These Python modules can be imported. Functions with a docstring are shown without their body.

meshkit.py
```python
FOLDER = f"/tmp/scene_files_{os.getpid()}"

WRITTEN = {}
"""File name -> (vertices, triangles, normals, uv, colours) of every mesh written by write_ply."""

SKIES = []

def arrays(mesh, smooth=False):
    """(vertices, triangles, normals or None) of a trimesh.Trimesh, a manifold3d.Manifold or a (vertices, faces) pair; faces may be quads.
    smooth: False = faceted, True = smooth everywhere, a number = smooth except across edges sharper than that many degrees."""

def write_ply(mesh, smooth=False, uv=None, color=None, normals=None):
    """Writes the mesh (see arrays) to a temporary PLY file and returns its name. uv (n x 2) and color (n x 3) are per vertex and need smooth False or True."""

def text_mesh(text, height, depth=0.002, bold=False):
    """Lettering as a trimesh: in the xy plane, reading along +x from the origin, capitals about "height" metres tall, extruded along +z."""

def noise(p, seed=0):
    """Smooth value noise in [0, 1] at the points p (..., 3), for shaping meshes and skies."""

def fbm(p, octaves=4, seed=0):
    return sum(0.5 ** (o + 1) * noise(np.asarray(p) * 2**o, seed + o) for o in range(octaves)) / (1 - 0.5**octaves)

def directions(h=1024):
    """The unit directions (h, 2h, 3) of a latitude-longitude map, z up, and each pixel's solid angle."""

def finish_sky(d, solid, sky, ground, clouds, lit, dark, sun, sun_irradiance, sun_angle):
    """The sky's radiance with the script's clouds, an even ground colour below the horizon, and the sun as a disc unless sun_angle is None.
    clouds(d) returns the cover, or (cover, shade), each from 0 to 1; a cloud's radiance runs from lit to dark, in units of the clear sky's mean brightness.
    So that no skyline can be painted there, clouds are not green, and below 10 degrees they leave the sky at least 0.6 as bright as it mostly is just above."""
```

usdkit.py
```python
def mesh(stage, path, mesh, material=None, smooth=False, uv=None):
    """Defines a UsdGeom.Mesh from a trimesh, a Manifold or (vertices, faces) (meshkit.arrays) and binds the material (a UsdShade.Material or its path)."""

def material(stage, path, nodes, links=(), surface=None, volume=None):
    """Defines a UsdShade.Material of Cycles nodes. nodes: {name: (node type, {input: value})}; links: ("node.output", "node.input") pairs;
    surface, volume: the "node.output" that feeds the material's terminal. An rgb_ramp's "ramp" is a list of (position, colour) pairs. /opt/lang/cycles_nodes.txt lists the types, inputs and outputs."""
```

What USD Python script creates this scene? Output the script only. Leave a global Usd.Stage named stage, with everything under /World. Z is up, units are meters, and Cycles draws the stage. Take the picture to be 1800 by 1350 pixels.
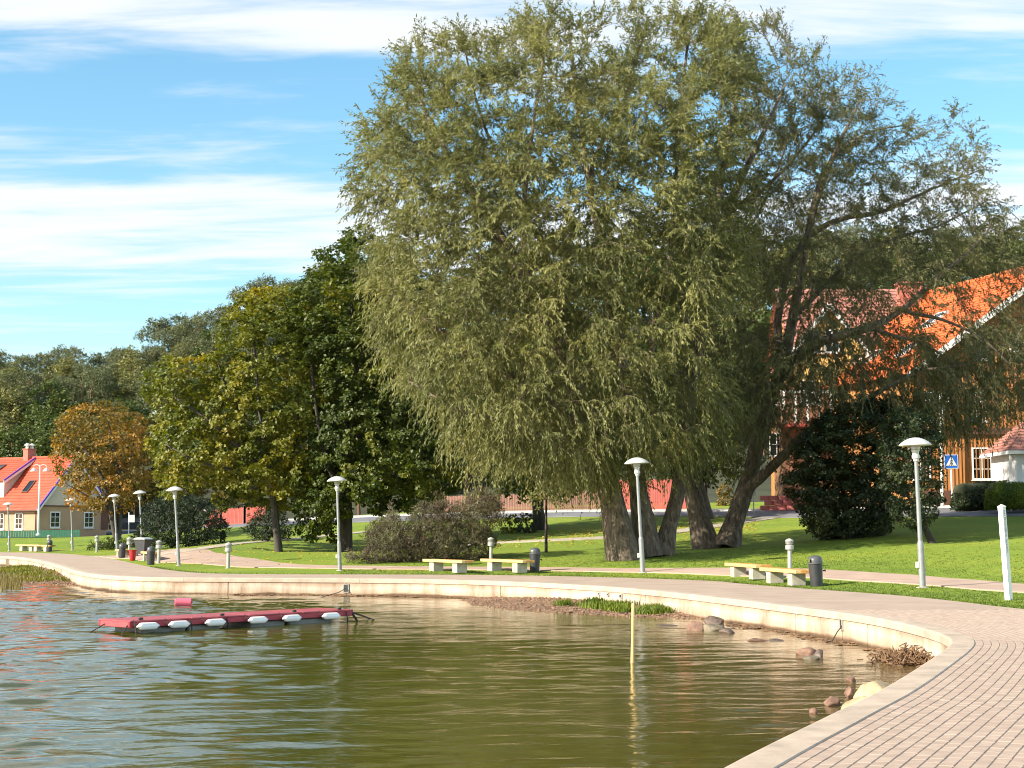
import math
import numpy as np
import trimesh
import usdkit
import meshkit
from pxr import Usd, UsdGeom, UsdLux, UsdShade, Gf, Sdf, Vt
from scipy.spatial import cKDTree
from scipy.interpolate import RBFInterpolator, RegularGridInterpolator
from shapely.geometry import Polygon, Point, LineString
import shapely

# ------------------------------------------------------------------ camera, sky, sun, exposure
stage = Usd.Stage.CreateInMemory()
UsdGeom.SetStageUpAxis(stage, "Z")
UsdGeom.SetStageMetersPerUnit(stage, 1.0)
UsdGeom.Xform.Define(stage, "/World")
F = 2700.0                     # focal length in photograph pixels (1800 wide)
CAMZ = 1.6
PITCH = math.atan(255.0 / F)
cam = UsdGeom.Camera.Define(stage, "/World/camera")
cam.CreateHorizontalApertureAttr(36.0)
cam.CreateVerticalApertureAttr(27.0)
cam.CreateFocalLengthAttr(36.0 * F / 1800.0)
cam.CreateClippingRangeAttr(Gf.Vec2f(0.1, 5000.0))
cam.CreateExposureAttr(1.2)
cam.AddTranslateOp().Set(Gf.Vec3d(0, 0, CAMZ))
cam.AddRotateXOp().Set(90.0 + math.degrees(PITCH))

SUN = np.array([-0.88, -0.475, 0.0])
SUN_EL = math.radians(29.0)
SUN = np.array([SUN[0] * math.cos(SUN_EL), SUN[1] * math.cos(SUN_EL), math.sin(SUN_EL)])
SUN /= np.linalg.norm(SUN)
sun = UsdLux.DistantLight.Define(stage, "/World/sun")
sun.CreateIntensityAttr(1.25)
sun.CreateAngleAttr(0.5)
sun.CreateNormalizeAttr(True)
sun.CreateColorAttr(Gf.Vec3f(1.0, 0.91, 0.76))
_rot = Gf.Rotation(Gf.Vec3d(0, 0, 1), Gf.Vec3d(*map(float, SUN)))
_m = Gf.Matrix4d().SetRotate(_rot)
sun.AddTransformOp().Set(_m)

sky_nodes = {
    "tc": ("texture_coordinate", {}),
    "sky": ("sky_texture", {"sky_type": "single_scattering", "sun_disc": False, "sun_elevation": SUN_EL,
                            "sun_rotation": math.atan2(SUN[0], SUN[1]), "altitude": 0.0, "air_density": 1.0,
                            "aerosol_density": 0.6, "ozone_density": 2.0}),
    "sep": ("separate_xyz", {}),
    "dz": ("math", {"math_type": "add", "value2": 0.10}),
    "px": ("math", {"math_type": "divide"}),
    "py": ("math", {"math_type": "divide"}),
    "cmb": ("combine_xyz", {"z": 3.7}),
    "map": ("mapping", {"scale": (0.85, 3.2, 1.0), "location": (1.3, 0.0, 0.0), "rotation": (0, 0, 0.06)}),
    "n1": ("noise_texture", {"scale": 1.9, "detail": 7.0, "roughness": 0.58, "distortion": 0.25}),
    "n2": ("noise_texture", {"scale": 0.5, "detail": 2.0}),
    "band": ("rgb_ramp", {"ramp": [(0.0, (0.05,) * 3), (0.09, (.10,) * 3), (0.140, (.22,) * 3), (0.152, (.30,) * 3), (0.160, (.22,) * 3), (0.170, (.80,) * 3), (0.19, (.98,) * 3),
                                   (0.205, (.82,) * 3), (0.222, (.38,) * 3), (0.240, (.16,) * 3), (0.262, (0.02,) * 3), (0.285, (.18,) * 3), (0.302, (.66,) * 3),
                                   (0.34, (.85,) * 3), (0.45, (.7,) * 3), (0.6, (.35,) * 3), (1.0, (.2,) * 3)]}),
    "azr": ("math", {"math_type": "multiply_add", "value2": 0.75, "value3": 0.0}),
    "s1": ("math", {"math_type": "multiply_add", "value2": 2.7, "value3": -1.32}),
    "s2": ("math", {"math_type": "add"}),
    "cov": ("map_range", {"range_type": "smoothstep", "from_min": 0.12, "from_max": 1.12, "to_min": 0.0, "to_max": 0.93, "clamp": True}),
    "cc": ("mix", {"mix_type": "mix", "color2": (4.3, 4.45, 4.6)}),
    "hs": ("hsv", {"hue": 0.482, "saturation": 1.15, "value": 1.0}),
    "bg": ("background_shader", {"strength": 0.105}),
}
sky_links = [("tc.generated", "sep.vector"), ("sep.z", "dz.value1"), ("sep.x", "px.value1"), ("dz.value", "px.value2"),
             ("sep.y", "py.value1"), ("dz.value", "py.value2"), ("px.value", "cmb.x"), ("py.value", "cmb.y"), ("cmb.vector", "map.vector"),
             ("map.vector", "n1.vector"), ("cmb.vector", "n2.vector"), ("sep.z", "band.fac"), ("n1.fac", "s1.value1"),
             ("s1.value", "s2.value1"), ("band.color", "s2.value2"), ("s2.value", "cov.value"), ("sky.color", "hs.color"), ("hs.color", "cc.color1"), ("cov.result", "cc.fac"),
             ("cc.color", "bg.color")]
UsdGeom.Scope.Define(stage, "/World/Looks")
skymat = usdkit.material(stage, "/World/Looks/sky_look", sky_nodes, sky_links, surface="bg.background")
dome = UsdLux.DomeLight.Define(stage, "/World/sky")
UsdShade.MaterialBindingAPI.Apply(dome.GetPrim()).Bind(skymat)

# ------------------------------------------------------------------ picture geometry: pixel of the photograph -> point of the place
S = F / 1650.0                 # depth list below was measured for a 1650 px lens


def ray(u, v):
    a, b = (u - 900.0) / F, (675.0 - v) / F
    c, s = math.cos(PITCH), math.sin(PITCH)
    return np.array([a, c - b * s, s + b * c])


def P(u, v, Y):
    """The point of the pixel's ray at world depth Y."""
    d = ray(u, v)
    return np.array([d[0] / d[1] * Y, Y, CAMZ + d[2] / d[1] * Y])


def G(u, v, z=0.0):
    d = ray(u, v)
    t = (z - CAMZ) / d[2]
    return np.array([d[0] * t, d[1] * t, z])


WATER = -0.55
# ------------------------------------------------------------------ prim helpers
NAMES = {}


def numbered(path):
    n = NAMES.get(path, 0)
    NAMES[path] = n + 1
    return path if n == 0 else f"{path}_{n:03d}"


def setd(prim, label=None, cat=None, group=None, kind=None):
    for k, v in (("label", label), ("category", cat), ("group", group), ("kind", kind)):
        if v:
            prim.SetCustomDataByKey(k, v)
    return prim


def thing(name, label=None, cat=None, loc=(0, 0, 0), rotz=0.0, group=None, kind=None, scale=None, lean=None):
    x = UsdGeom.Xform.Define(stage, numbered("/World/" + name))
    x.AddTranslateOp().Set(Gf.Vec3d(*map(float, loc)))
    x.AddRotateXYZOp().Set(Gf.Vec3f(*(lean or (0, 0)), math.degrees(rotz)))
    s = scale if scale is not None else 1.0
    x.AddScaleOp().Set(Gf.Vec3f(*([float(s)] * 3 if np.ndim(s) == 0 else map(float, s))))
    return setd(x.GetPrim(), label, cat, group, kind)


def obj(name, mesh, mat, parent=None, smooth=False, label=None, cat=None, group=None, kind=None):
    base = str(parent.GetPath()) if parent is not None else "/World"
    m = usdkit.mesh(stage, numbered(base + "/" + name), mesh, mat, smooth=smooth)
    setd(m.GetPrim(), label, cat, group, kind)
    return m.GetPrim()


def dup(src, loc, rotz=0.0, label=None, group=None, scale=None, lean=None):
    was = src.GetCustomData()
    name = src.GetName()
    if name[-4:-3] == "_" and name[-3:].isdigit():
        name = name[:-4]
    r = thing(name, label or was.get("label"), was.get("category"), loc, rotz, group or was.get("group"), scale=scale, lean=lean)
    r.GetReferences().AddInternalReference(src.GetPath())
    r.SetInstanceable(True)
    return r


class MB:
    """Collects triangles into one mesh."""
    def __init__(s):
        s.v, s.f, s.n = [], [], 0

    def add(s, v, f):
        v, f = np.asarray(v, float), np.asarray(f, int)
        if len(f) and f.shape[1] == 4:
            f = np.vstack([f[:, [0, 1, 2]], f[:, [0, 2, 3]]])
        s.v.append(v)
        s.f.append(f + s.n)
        s.n += len(v)
        return s

    def mesh(s):
        return (np.vstack(s.v), np.vstack(s.f))

    def box(s, c, size, rz=0.0, R=None):
        h = np.array(size) / 2.0
        v = np.array([[x, y, z] for x in (-1, 1) for y in (-1, 1) for z in (-1, 1)]) * h
        f = [[0, 1, 3, 2], [4, 6, 7, 5], [0, 4, 5, 1], [2, 3, 7, 6], [0, 2, 6, 4], [1, 5, 7, 3]]
        if R is None:
            cz, sz = math.cos(rz), math.sin(rz)
            R = np.array([[cz, -sz, 0], [sz, cz, 0], [0, 0, 1]])
        return s.add(v @ R.T + np.array(c), f)

    def cbox(s, c, size, ch=0.01, rz=0.0):
        """A box with chamfered edges."""
        h = np.array(size) / 2.0
        pts = []
        for a in (-1, 1):
            for b in (-1, 1):
                for d in (-1, 1):
                    q = np.array([a, b, d]) * h
                    for k in range(3):
                        w = q - np.array([a, b, d]) * ch
                        w[k] = q[k]
                        pts.append(w)
        hull = trimesh.Trimesh(np.array(pts), process=False).convex_hull if False else trimesh.convex.convex_hull(np.array(pts))
        cz, sz = math.cos(rz), math.sin(rz)
        R = np.array([[cz, -sz, 0], [sz, cz, 0], [0, 0, 1]])
        return s.add(np.array(hull.vertices) @ R.T + np.array(c), hull.faces)

    def tube(s, pts, r, sides=8, cap=True):
        p = np.asarray(pts, float)
        r = np.broadcast_to(np.asarray(r, float), (len(p),))
        t = np.gradient(p, axis=0)
        t /= np.linalg.norm(t, axis=1, keepdims=True) + 1e-12
        ref = np.array([0.31, 0.17, 0.94]) if abs(t[0, 2]) < 0.8 else np.array([0.94, 0.31, 0.17])
        a = np.cross(t, ref)
        a /= np.linalg.norm(a, axis=1, keepdims=True) + 1e-12
        b = np.cross(t, a)
        ang = np.arange(sides) * 2 * np.pi / sides
        v = p[:, None] + r[:, None, None] * (np.cos(ang)[None, :, None] * a[:, None] + np.sin(ang)[None, :, None] * b[:, None])
        v = v.reshape(-1, 3)
        n = len(p)
        i, j = np.meshgrid(np.arange(n - 1), np.arange(sides), indexing="ij")
        q = np.stack([i * sides + j, i * sides + (j + 1) % sides, (i + 1) * sides + (j + 1) % sides, (i + 1) * sides + j], -1).reshape(-1, 4)
        f = np.vstack([q[:, [0, 1, 2]], q[:, [0, 2, 3]]])
        if cap:
            v = np.vstack([v, p[:1], p[-1:]])
            k = np.arange(sides)
            f = np.vstack([f, np.stack([np.full(sides, len(v) - 2), (k + 1) % sides, k], 1),
                           np.stack([np.full(sides, len(v) - 1), (n - 1) * sides + k, (n - 1) * sides + (k + 1) % sides], 1)])
        return s.add(v, f)

    def lathe(s, prof, c=(0, 0, 0), sides=20):
        """prof: (radius, z) from bottom to top."""
        pr = np.asarray(prof, float)
        ang = np.arange(sides) * 2 * np.pi / sides
        v = np.stack([pr[:, None, 0] * np.cos(ang), pr[:, None, 0] * np.sin(ang), np.broadcast_to(pr[:, None, 1], (len(pr), sides))], -1).reshape(-1, 3) + np.array(c)
        n = len(pr)
        i, j = np.meshgrid(np.arange(n - 1), np.arange(sides), indexing="ij")
        q = np.stack([i * sides + j, i * sides + (j + 1) % sides, (i + 1) * sides + (j + 1) % sides, (i + 1) * sides + j], -1).reshape(-1, 4)
        return s.add(v, q)

    def poly(s, pts):
        """A flat polygon fan (convex)."""
        n = len(pts)
        return s.add(pts, [[0, k, k + 1] for k in range(1, n - 1)])

    def slab(s, quad, t):
        """A quad (4 points, outward normal by right hand) with thickness t going backwards."""
        q = np.asarray(quad, float)
        n = np.cross(q[1] - q[0], q[3] - q[0])
        n /= np.linalg.norm(n)
        v = np.vstack([q, q - n * t])
        return s.add(v, [[0, 1, 2, 3], [7, 6, 5, 4], [0, 4, 5, 1], [1, 5, 6, 2], [2, 6, 7, 3], [3, 7, 4, 0]])


# ------------------------------------------------------------------ materials
def mat(name, nodes, links, surface="p.BSDF"):
    return usdkit.material(stage, "/World/Looks/" + name, nodes, links, surface=surface)


def plain(name, col, rough=0.6, var=0.16, scale=2.5, detail=4.0, bump=0.0, bscale=30.0, metallic=0.0, spec=0.5, stretch=(1, 1, 1), col2=None, dist=0.01):
    c = np.array(col, float)
    lo = c * (1 - var) if col2 is None else c
    hi = np.minimum(c * (1 + var), 1) if col2 is None else np.array(col2, float)
    nodes = {"g": ("geometry", {}), "m": ("mapping", {"scale": stretch}),
             "n": ("noise_texture", {"scale": scale, "detail": detail, "roughness": 0.6}),
             "r": ("rgb_ramp", {"ramp": [(0.3, tuple(lo)), (0.7, tuple(hi))]}),
             "p": ("principled_bsdf", {"roughness": rough, "metallic": metallic, "specular_ior_level": spec})}
    links = [("g.position", "m.vector"), ("m.vector", "n.vector"), ("n.fac", "r.fac"), ("r.color", "p.base_color")]
    if bump:
        nodes["nb"] = ("noise_texture", {"scale": bscale, "detail": 4.0})
        nodes["b"] = ("bump", {"strength": bump, "distance": dist})
        links += [("m.vector", "nb.vector"), ("nb.fac", "b.height"), ("b.normal", "p.normal")]
    return mat(name, nodes, links)


def leafmat(name, cols, trans=0.3, rough=0.5, nscale=0.35, tcol=None, spec=0.35):
    """cols: ramp over clump noise mixed with each leaf's own random tone."""
    cols = [np.array(c, float) for c in cols]
    k = len(cols)
    ramp = [(0.28 + 0.44 * i / (k - 1), tuple(c)) for i, c in enumerate(cols)]
    nodes = {"g": ("geometry", {}), "n": ("noise_texture", {"scale": nscale, "detail": 2.0}),
             "a": ("math", {"math_type": "multiply_add", "value2": 0.30, "value3": -0.15}),
             "s": ("math", {"math_type": "add"}), "r": ("rgb_ramp", {"ramp": ramp}),
             "p": ("principled_bsdf", {"roughness": rough, "specular_ior_level": spec}),
             "hs": ("hsv", {"saturation": 1.15, "value": 1.5}),
             "t": ("translucent_bsdf", {}), "mx": ("mix_closure", {"fac": trans})}
    links = [("g.position", "n.vector"), ("g.random_per_island", "a.value1"), ("a.value", "s.value1"), ("n.fac", "s.value2"), ("s.value", "r.fac"),
             ("r.color", "p.base_color"), ("r.color", "hs.color"), ("hs.color", "t.color"), ("p.BSDF", "mx.closure1"), ("t.BSDF", "mx.closure2")]
    return mat(name, nodes, links, surface="mx.closure")


M = {}
M["white_paint"] = plain("white_paint", (0.64, 0.63, 0.60), 0.4, 0.05)
M["lamp_white"] = plain("lamp_white", (0.50, 0.50, 0.48), 0.35, 0.05, 8)
M["galv"] = plain("galvanised_grey", (0.25, 0.26, 0.26), 0.45, 0.12, 6, metallic=0.2)
M["bollard"] = plain("bollard_grey", (0.33, 0.33, 0.30), 0.5, 0.1, 8)
M["dark_metal"] = plain("dark_metal", (0.03, 0.03, 0.032), 0.4, 0.2)
M["bin"] = plain("bin_plastic", (0.030, 0.031, 0.036), 0.42, 0.2, 6)
M["bin_top"] = plain("bin_hood", (0.075, 0.077, 0.082), 0.36, 0.2, 6)
M["bin_lid"] = plain("container_lid", (0.42, 0.45, 0.43), 0.5, 0.1)
M["red_bin"] = plain("red_bucket", (0.35, 0.012, 0.014), 0.4, 0.15)
M["bench_wood"] = plain("bench_wood", (0.48, 0.25, 0.07), 0.5, 0.25, 2.0, stretch=(14, 14, 14), bump=0.2, bscale=6)
M["bench_wood_pale"] = plain("bench_wood_pale", (0.58, 0.40, 0.16), 0.5, 0.2, 2.0, stretch=(10, 10, 10), bump=0.2, bscale=6)
M["concrete"] = plain("concrete", (0.36, 0.33, 0.27), 0.85, 0.25, 4, bump=0.25, bscale=40)
M["kerb"] = plain("kerb_concrete", (0.40, 0.315, 0.24), 0.85, 0.24, 2.2, detail=9, bump=0.35, bscale=45)
M["path"] = plain("path_paving", (0.38, 0.268, 0.205), 0.85, 0.16, 1.2, bump=0.2, bscale=30)
M["path_pale"] = plain("path_pale", (0.36, 0.31, 0.24), 0.9, 0.15, 1.2)
M["road"] = plain("asphalt", (0.15, 0.15, 0.16), 0.85, 0.2, 1.0, bump=0.2, bscale=60)
M["roadside"] = plain("roadside_kerb", (0.42, 0.40, 0.36), 0.85, 0.15)
M["pavement"] = plain("pavement_far", (0.36, 0.268, 0.205), 0.85, 0.14, 0.9, detail=8, bump=0.3, bscale=20)
M["joint"] = plain("paving_joint", (0.14, 0.104, 0.08), 0.95, 0.25, 30)
M["brick_a"] = plain("paver_pink", (0.37, 0.275, 0.210), 0.82, 0.14, 6, detail=9, bump=0.3, bscale=90, dist=0.004)
M["brick_b"] = plain("paver_rose", (0.357, 0.262, 0.20), 0.82, 0.15, 6, detail=9, bump=0.3, bscale=90, dist=0.004)
M["brick_c"] = plain("paver_sand", (0.385, 0.288, 0.222), 0.82, 0.13, 6, detail=9, bump=0.3, bscale=90, dist=0.004)
M["red_paint"] = plain("pontoon_red", (0.30, 0.028, 0.040), 0.45, 0.2, 3, bump=0.1)
M["red_deck"] = plain("pontoon_deck", (0.33, 0.06, 0.068), 0.5, 0.2, 4, bump=0.2)
M["buoy"] = plain("buoy_red", (0.62, 0.12, 0.17), 0.4, 0.12)
M["float"] = plain("float_grey", (0.16, 0.155, 0.135), 0.6, 0.3, 3)
M["fender"] = plain("fender_white", (0.74, 0.72, 0.68), 0.4, 0.08)
M["rope"] = plain("rope_dark", (0.04, 0.034, 0.028), 0.9, 0.3)
M["stake"] = plain("stake_wood", (0.62, 0.42, 0.16), 0.6, 0.2, 3, stretch=(8, 8, 1))
M["bark"] = mat("willow_bark", {
    "g": ("geometry", {}), "m": ("mapping", {"scale": (9, 9, 2.2)}), "n": ("noise_texture", {"scale": 1.0, "detail": 6.0, "roughness": 0.65, "distortion": 0.6}),
    "r": ("rgb_ramp", {"ramp": [(0.32, (0.040, 0.030, 0.022)), (0.50, (0.145, 0.110, 0.080)), (0.70, (0.27, 0.21, 0.155))]}),
    "b": ("bump", {"strength": 1.0, "distance": 0.06}), "p": ("principled_bsdf", {"roughness": 0.9})},
    [("g.position", "m.vector"), ("m.vector", "n.vector"), ("n.fac", "r.fac"), ("r.color", "p.base_color"), ("n.fac", "b.height"), ("b.normal", "p.normal")])
M["bark_grey"] = plain("maple_bark", (0.062, 0.053, 0.044), 0.9, 0.35, 3, stretch=(4, 4, 1), bump=0.6, bscale=10, dist=0.03)
M["bark_dark"] = plain("dark_bark", (0.045, 0.036, 0.030), 0.9, 0.35, 3, stretch=(4, 4, 1), bump=0.6, bscale=10, dist=0.03)
M["bark_pine"] = plain("pine_bark", (0.14, 0.07, 0.04), 0.9, 0.35, 1.5)
M["stone_pale"] = plain("stone_pale", (0.38, 0.295, 0.17), 0.8, 0.35, 6, bump=0.3, bscale=14)
M["stone_grey"] = plain("stone_grey", (0.16, 0.13, 0.085), 0.7, 0.45, 7, bump=0.3, bscale=14)
M["stone_red"] = plain("stone_red", (0.17, 0.095, 0.062), 0.75, 0.45, 7, bump=0.3, bscale=14)
M["stone_dark"] = plain("stone_dark", (0.10, 0.07, 0.052), 0.6, 0.5, 7, bump=0.3, bscale=14)
M["gravel"] = plain("gravel_bank", (0.16, 0.092, 0.052), 0.95, 0.45, 6, detail=8, bump=0.6, bscale=22, dist=0.03)
M["pebble"] = plain("pebbles", (0.18, 0.105, 0.062), 0.85, 0.5, 9)
M["weed"] = plain("dried_weed", (0.15, 0.085, 0.042), 0.95, 0.5, 12)
M["glass"] = mat("window_glass", {"p": ("principled_bsdf", {"base_color": (0.012, 0.014, 0.016), "roughness": 0.05, "specular_ior_level": 0.6})}, [])
M["car_paint"] = plain("car_dark", (0.02, 0.022, 0.026), 0.25, 0.1)
M["sign_blue"] = plain("sign_blue", (0.008, 0.10, 0.42), 0.4, 0.05)
M["letter"] = plain("dark_lettering", (0.11, 0.11, 0.13), 0.6, 0.05)
M["tan_wall"] = plain("tan_render", (0.36, 0.235, 0.14), 0.85, 0.10, 0.8, bump=0.15, bscale=20)
M["cheek"] = plain("pale_boarding", (0.50, 0.42, 0.34), 0.7, 0.06)
M["red_tile"] = plain("red_roof_tile", (0.56, 0.075, 0.035), 0.6, 0.16, 1.2, detail=6)
M["orange_tile"] = plain("orange_roof_tile", (0.56, 0.13, 0.035), 0.6, 0.18, 1.4, detail=6)
M["rose_tile"] = plain("old_rose_tile", (0.36, 0.16, 0.12), 0.7, 0.28, 1.4, detail=6)
M["blue_trim"] = plain("blue_trim", (0.06, 0.04, 0.32), 0.45, 0.05)
M["chimney"] = plain("chimney_brick", (0.36, 0.12, 0.085), 0.85, 0.2, 5)
M["ochre_board"] = plain("ochre_boarding", (0.36, 0.155, 0.045), 0.6, 0.22, 1.5, stretch=(6, 6, .6))
M["brown_board"] = plain("brown_boarding", (0.20, 0.095, 0.05), 0.65, 0.25, 1.5, stretch=(6, 6, .6))
M["yellow_wall"] = plain("yellow_boarding", (0.56, 0.38, 0.12), 0.65, 0.12, 1.0)
M["brown_wood"] = plain("brown_wood", (0.11, 0.045, 0.028), 0.65, 0.2)
M["red_fence"] = plain("red_fence", (0.34, 0.062, 0.045), 0.65, 0.2, 2)
M["brown_fence"] = plain("brown_fence", (0.20, 0.095, 0.065), 0.75, 0.25, 2)
M["green_fence"] = plain("green_fence", (0.045, 0.17, 0.11), 0.55, 0.15)
M["pink_wall"] = plain("pink_base", (0.46, 0.14, 0.12), 0.8, 0.15)
M["leaf_willow"] = leafmat("willow_leaf", [(0.13, 0.138, 0.044), (0.20, 0.202, 0.068), (0.27, 0.253, 0.082), (0.40, 0.33, 0.065)], 0.32, nscale=0.42)
M["leaf_willow_b"] = leafmat("willow_leaf_dusky", [(0.10, 0.103, 0.040), (0.155, 0.153, 0.060), (0.205, 0.185, 0.068), (0.30, 0.22, 0.055)], 0.32, nscale=0.42)
M["leaf_maple"] = leafmat("maple_leaf", [(0.09, 0.11, 0.016), (0.165, 0.165, 0.020), (0.26, 0.22, 0.024), (0.36, 0.25, 0.028)], 0.3, nscale=0.4, spec=0.4)
M["leaf_maple_dark"] = leafmat("dark_maple_leaf", [(0.044, 0.066, 0.010), (0.085, 0.106, 0.013), (0.155, 0.155, 0.017), (0.26, 0.20, 0.02)], 0.26, nscale=0.35, spec=0.4)
M["leaf_rust"] = leafmat("rust_leaf", [(0.13, 0.095, 0.020), (0.25, 0.15, 0.030), (0.39, 0.19, 0.036), (0.46, 0.19, 0.040)], 0.3, nscale=0.4)
M["leaf_dark"] = leafmat("dark_leaf", [(0.022, 0.036, 0.010), (0.044, 0.058, 0.016), (0.072, 0.084, 0.022), (0.105, 0.10, 0.026)], 0.2, nscale=0.6, spec=0.45)
M["leaf_yellow"] = leafmat("yellow_green_leaf", [(0.11, 0.12, 0.012), (0.19, 0.19, 0.018), (0.28, 0.24, 0.02)], 0.3)
M["leaf_hedge"] = leafmat("hedge_leaf", [(0.08, 0.115, 0.012), (0.14, 0.18, 0.018), (0.21, 0.22, 0.024)], 0.25, nscale=1.2)
M["needle_dark"] = leafmat("dark_needles", [(0.016, 0.028, 0.010), (0.030, 0.046, 0.015), (0.05, 0.064, 0.02)], 0.1, nscale=0.9)
M["needle_juniper"] = leafmat("juniper_needles", [(0.085, 0.066, 0.036), (0.115, 0.108, 0.054), (0.145, 0.145, 0.066), (0.19, 0.135, 0.07)], 0.15, nscale=0.7)
M["needle_pine"] = leafmat("pine_needles", [(0.095, 0.112, 0.048), (0.15, 0.16, 0.070), (0.21, 0.205, 0.090)], 0.15, nscale=0.25)
M["leaf_forest"] = leafmat("forest_leaf", [(0.15, 0.155, 0.055), (0.21, 0.205, 0.070), (0.27, 0.24, 0.080)], 0.25, nscale=0.2)
M["leaf_forest_y"] = leafmat("forest_leaf_yellow", [(0.15, 0.125, 0.026), (0.22, 0.17, 0.034), (0.28, 0.19, 0.034)], 0.25, nscale=0.2)
M["leaf_forest_d"] = leafmat("forest_leaf_dark", [(0.050, 0.075, 0.016), (0.085, 0.11, 0.024), (0.12, 0.14, 0.03)], 0.25, nscale=0.2)
M["grass_blade"] = leafmat("grass_blade", [(0.065, 0.10, 0.009), (0.105, 0.142, 0.012), (0.165, 0.17, 0.020)], 0.3, nscale=0.8)
M["reed"] = leafmat("reed_blade", [(0.16, 0.13, 0.045), (0.24, 0.19, 0.07), (0.14, 0.14, 0.04)], 0.3, nscale=2)
M["litter"] = leafmat("fallen_leaf", [(0.34, 0.24, 0.03), (0.40, 0.30, 0.05), (0.30, 0.15, 0.03)], 0.2, nscale=3)

M["lawn"] = mat("lawn_grass", {
    "g": ("geometry", {}), "n1": ("noise_texture", {"scale": 0.16, "detail": 5.0, "roughness": 0.6}),
    "m2": ("mapping", {"scale": (1, 0.45, 1)}), "n2": ("noise_texture", {"scale": 5.0, "detail": 6.0, "roughness": 0.75}),
    "r1": ("rgb_ramp", {"ramp": [(0.33, (0.066, 0.108, 0.006)), (0.50, (0.108, 0.150, 0.008)), (0.68, (0.185, 0.185, 0.015))]}),
    "r2": ("rgb_ramp", {"ramp": [(0.28, (0.35,) * 3), (0.5, (0.95,) * 3), (0.75, (1.5,) * 3)]}),
    "mx": ("mix", {"mix_type": "multiply", "fac": 0.85}),
    "nb": ("noise_texture", {"scale": 26.0, "detail": 4.0, "roughness": 0.7}), "b": ("bump", {"strength": 0.8, "distance": 0.05}),
    "p": ("principled_bsdf", {"roughness": 0.85, "specular_ior_level": 0.2, "sheen_weight": 0.25, "sheen_tint": (0.55, 0.75, 0.15)})},
    [("g.position", "n1.vector"), ("g.position", "m2.vector"), ("m2.vector", "n2.vector"), ("n1.fac", "r1.fac"), ("n2.fac", "r2.fac"),
     ("r1.color", "mx.color1"), ("r2.color", "mx.color2"), ("mx.color", "p.base_color"), ("m2.vector", "nb.vector"), ("nb.fac", "b.height"), ("b.normal", "p.normal")])
M["hill"] = plain("forest_floor", (0.030, 0.034, 0.014), 0.95, 0.4, 0.3)

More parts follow.
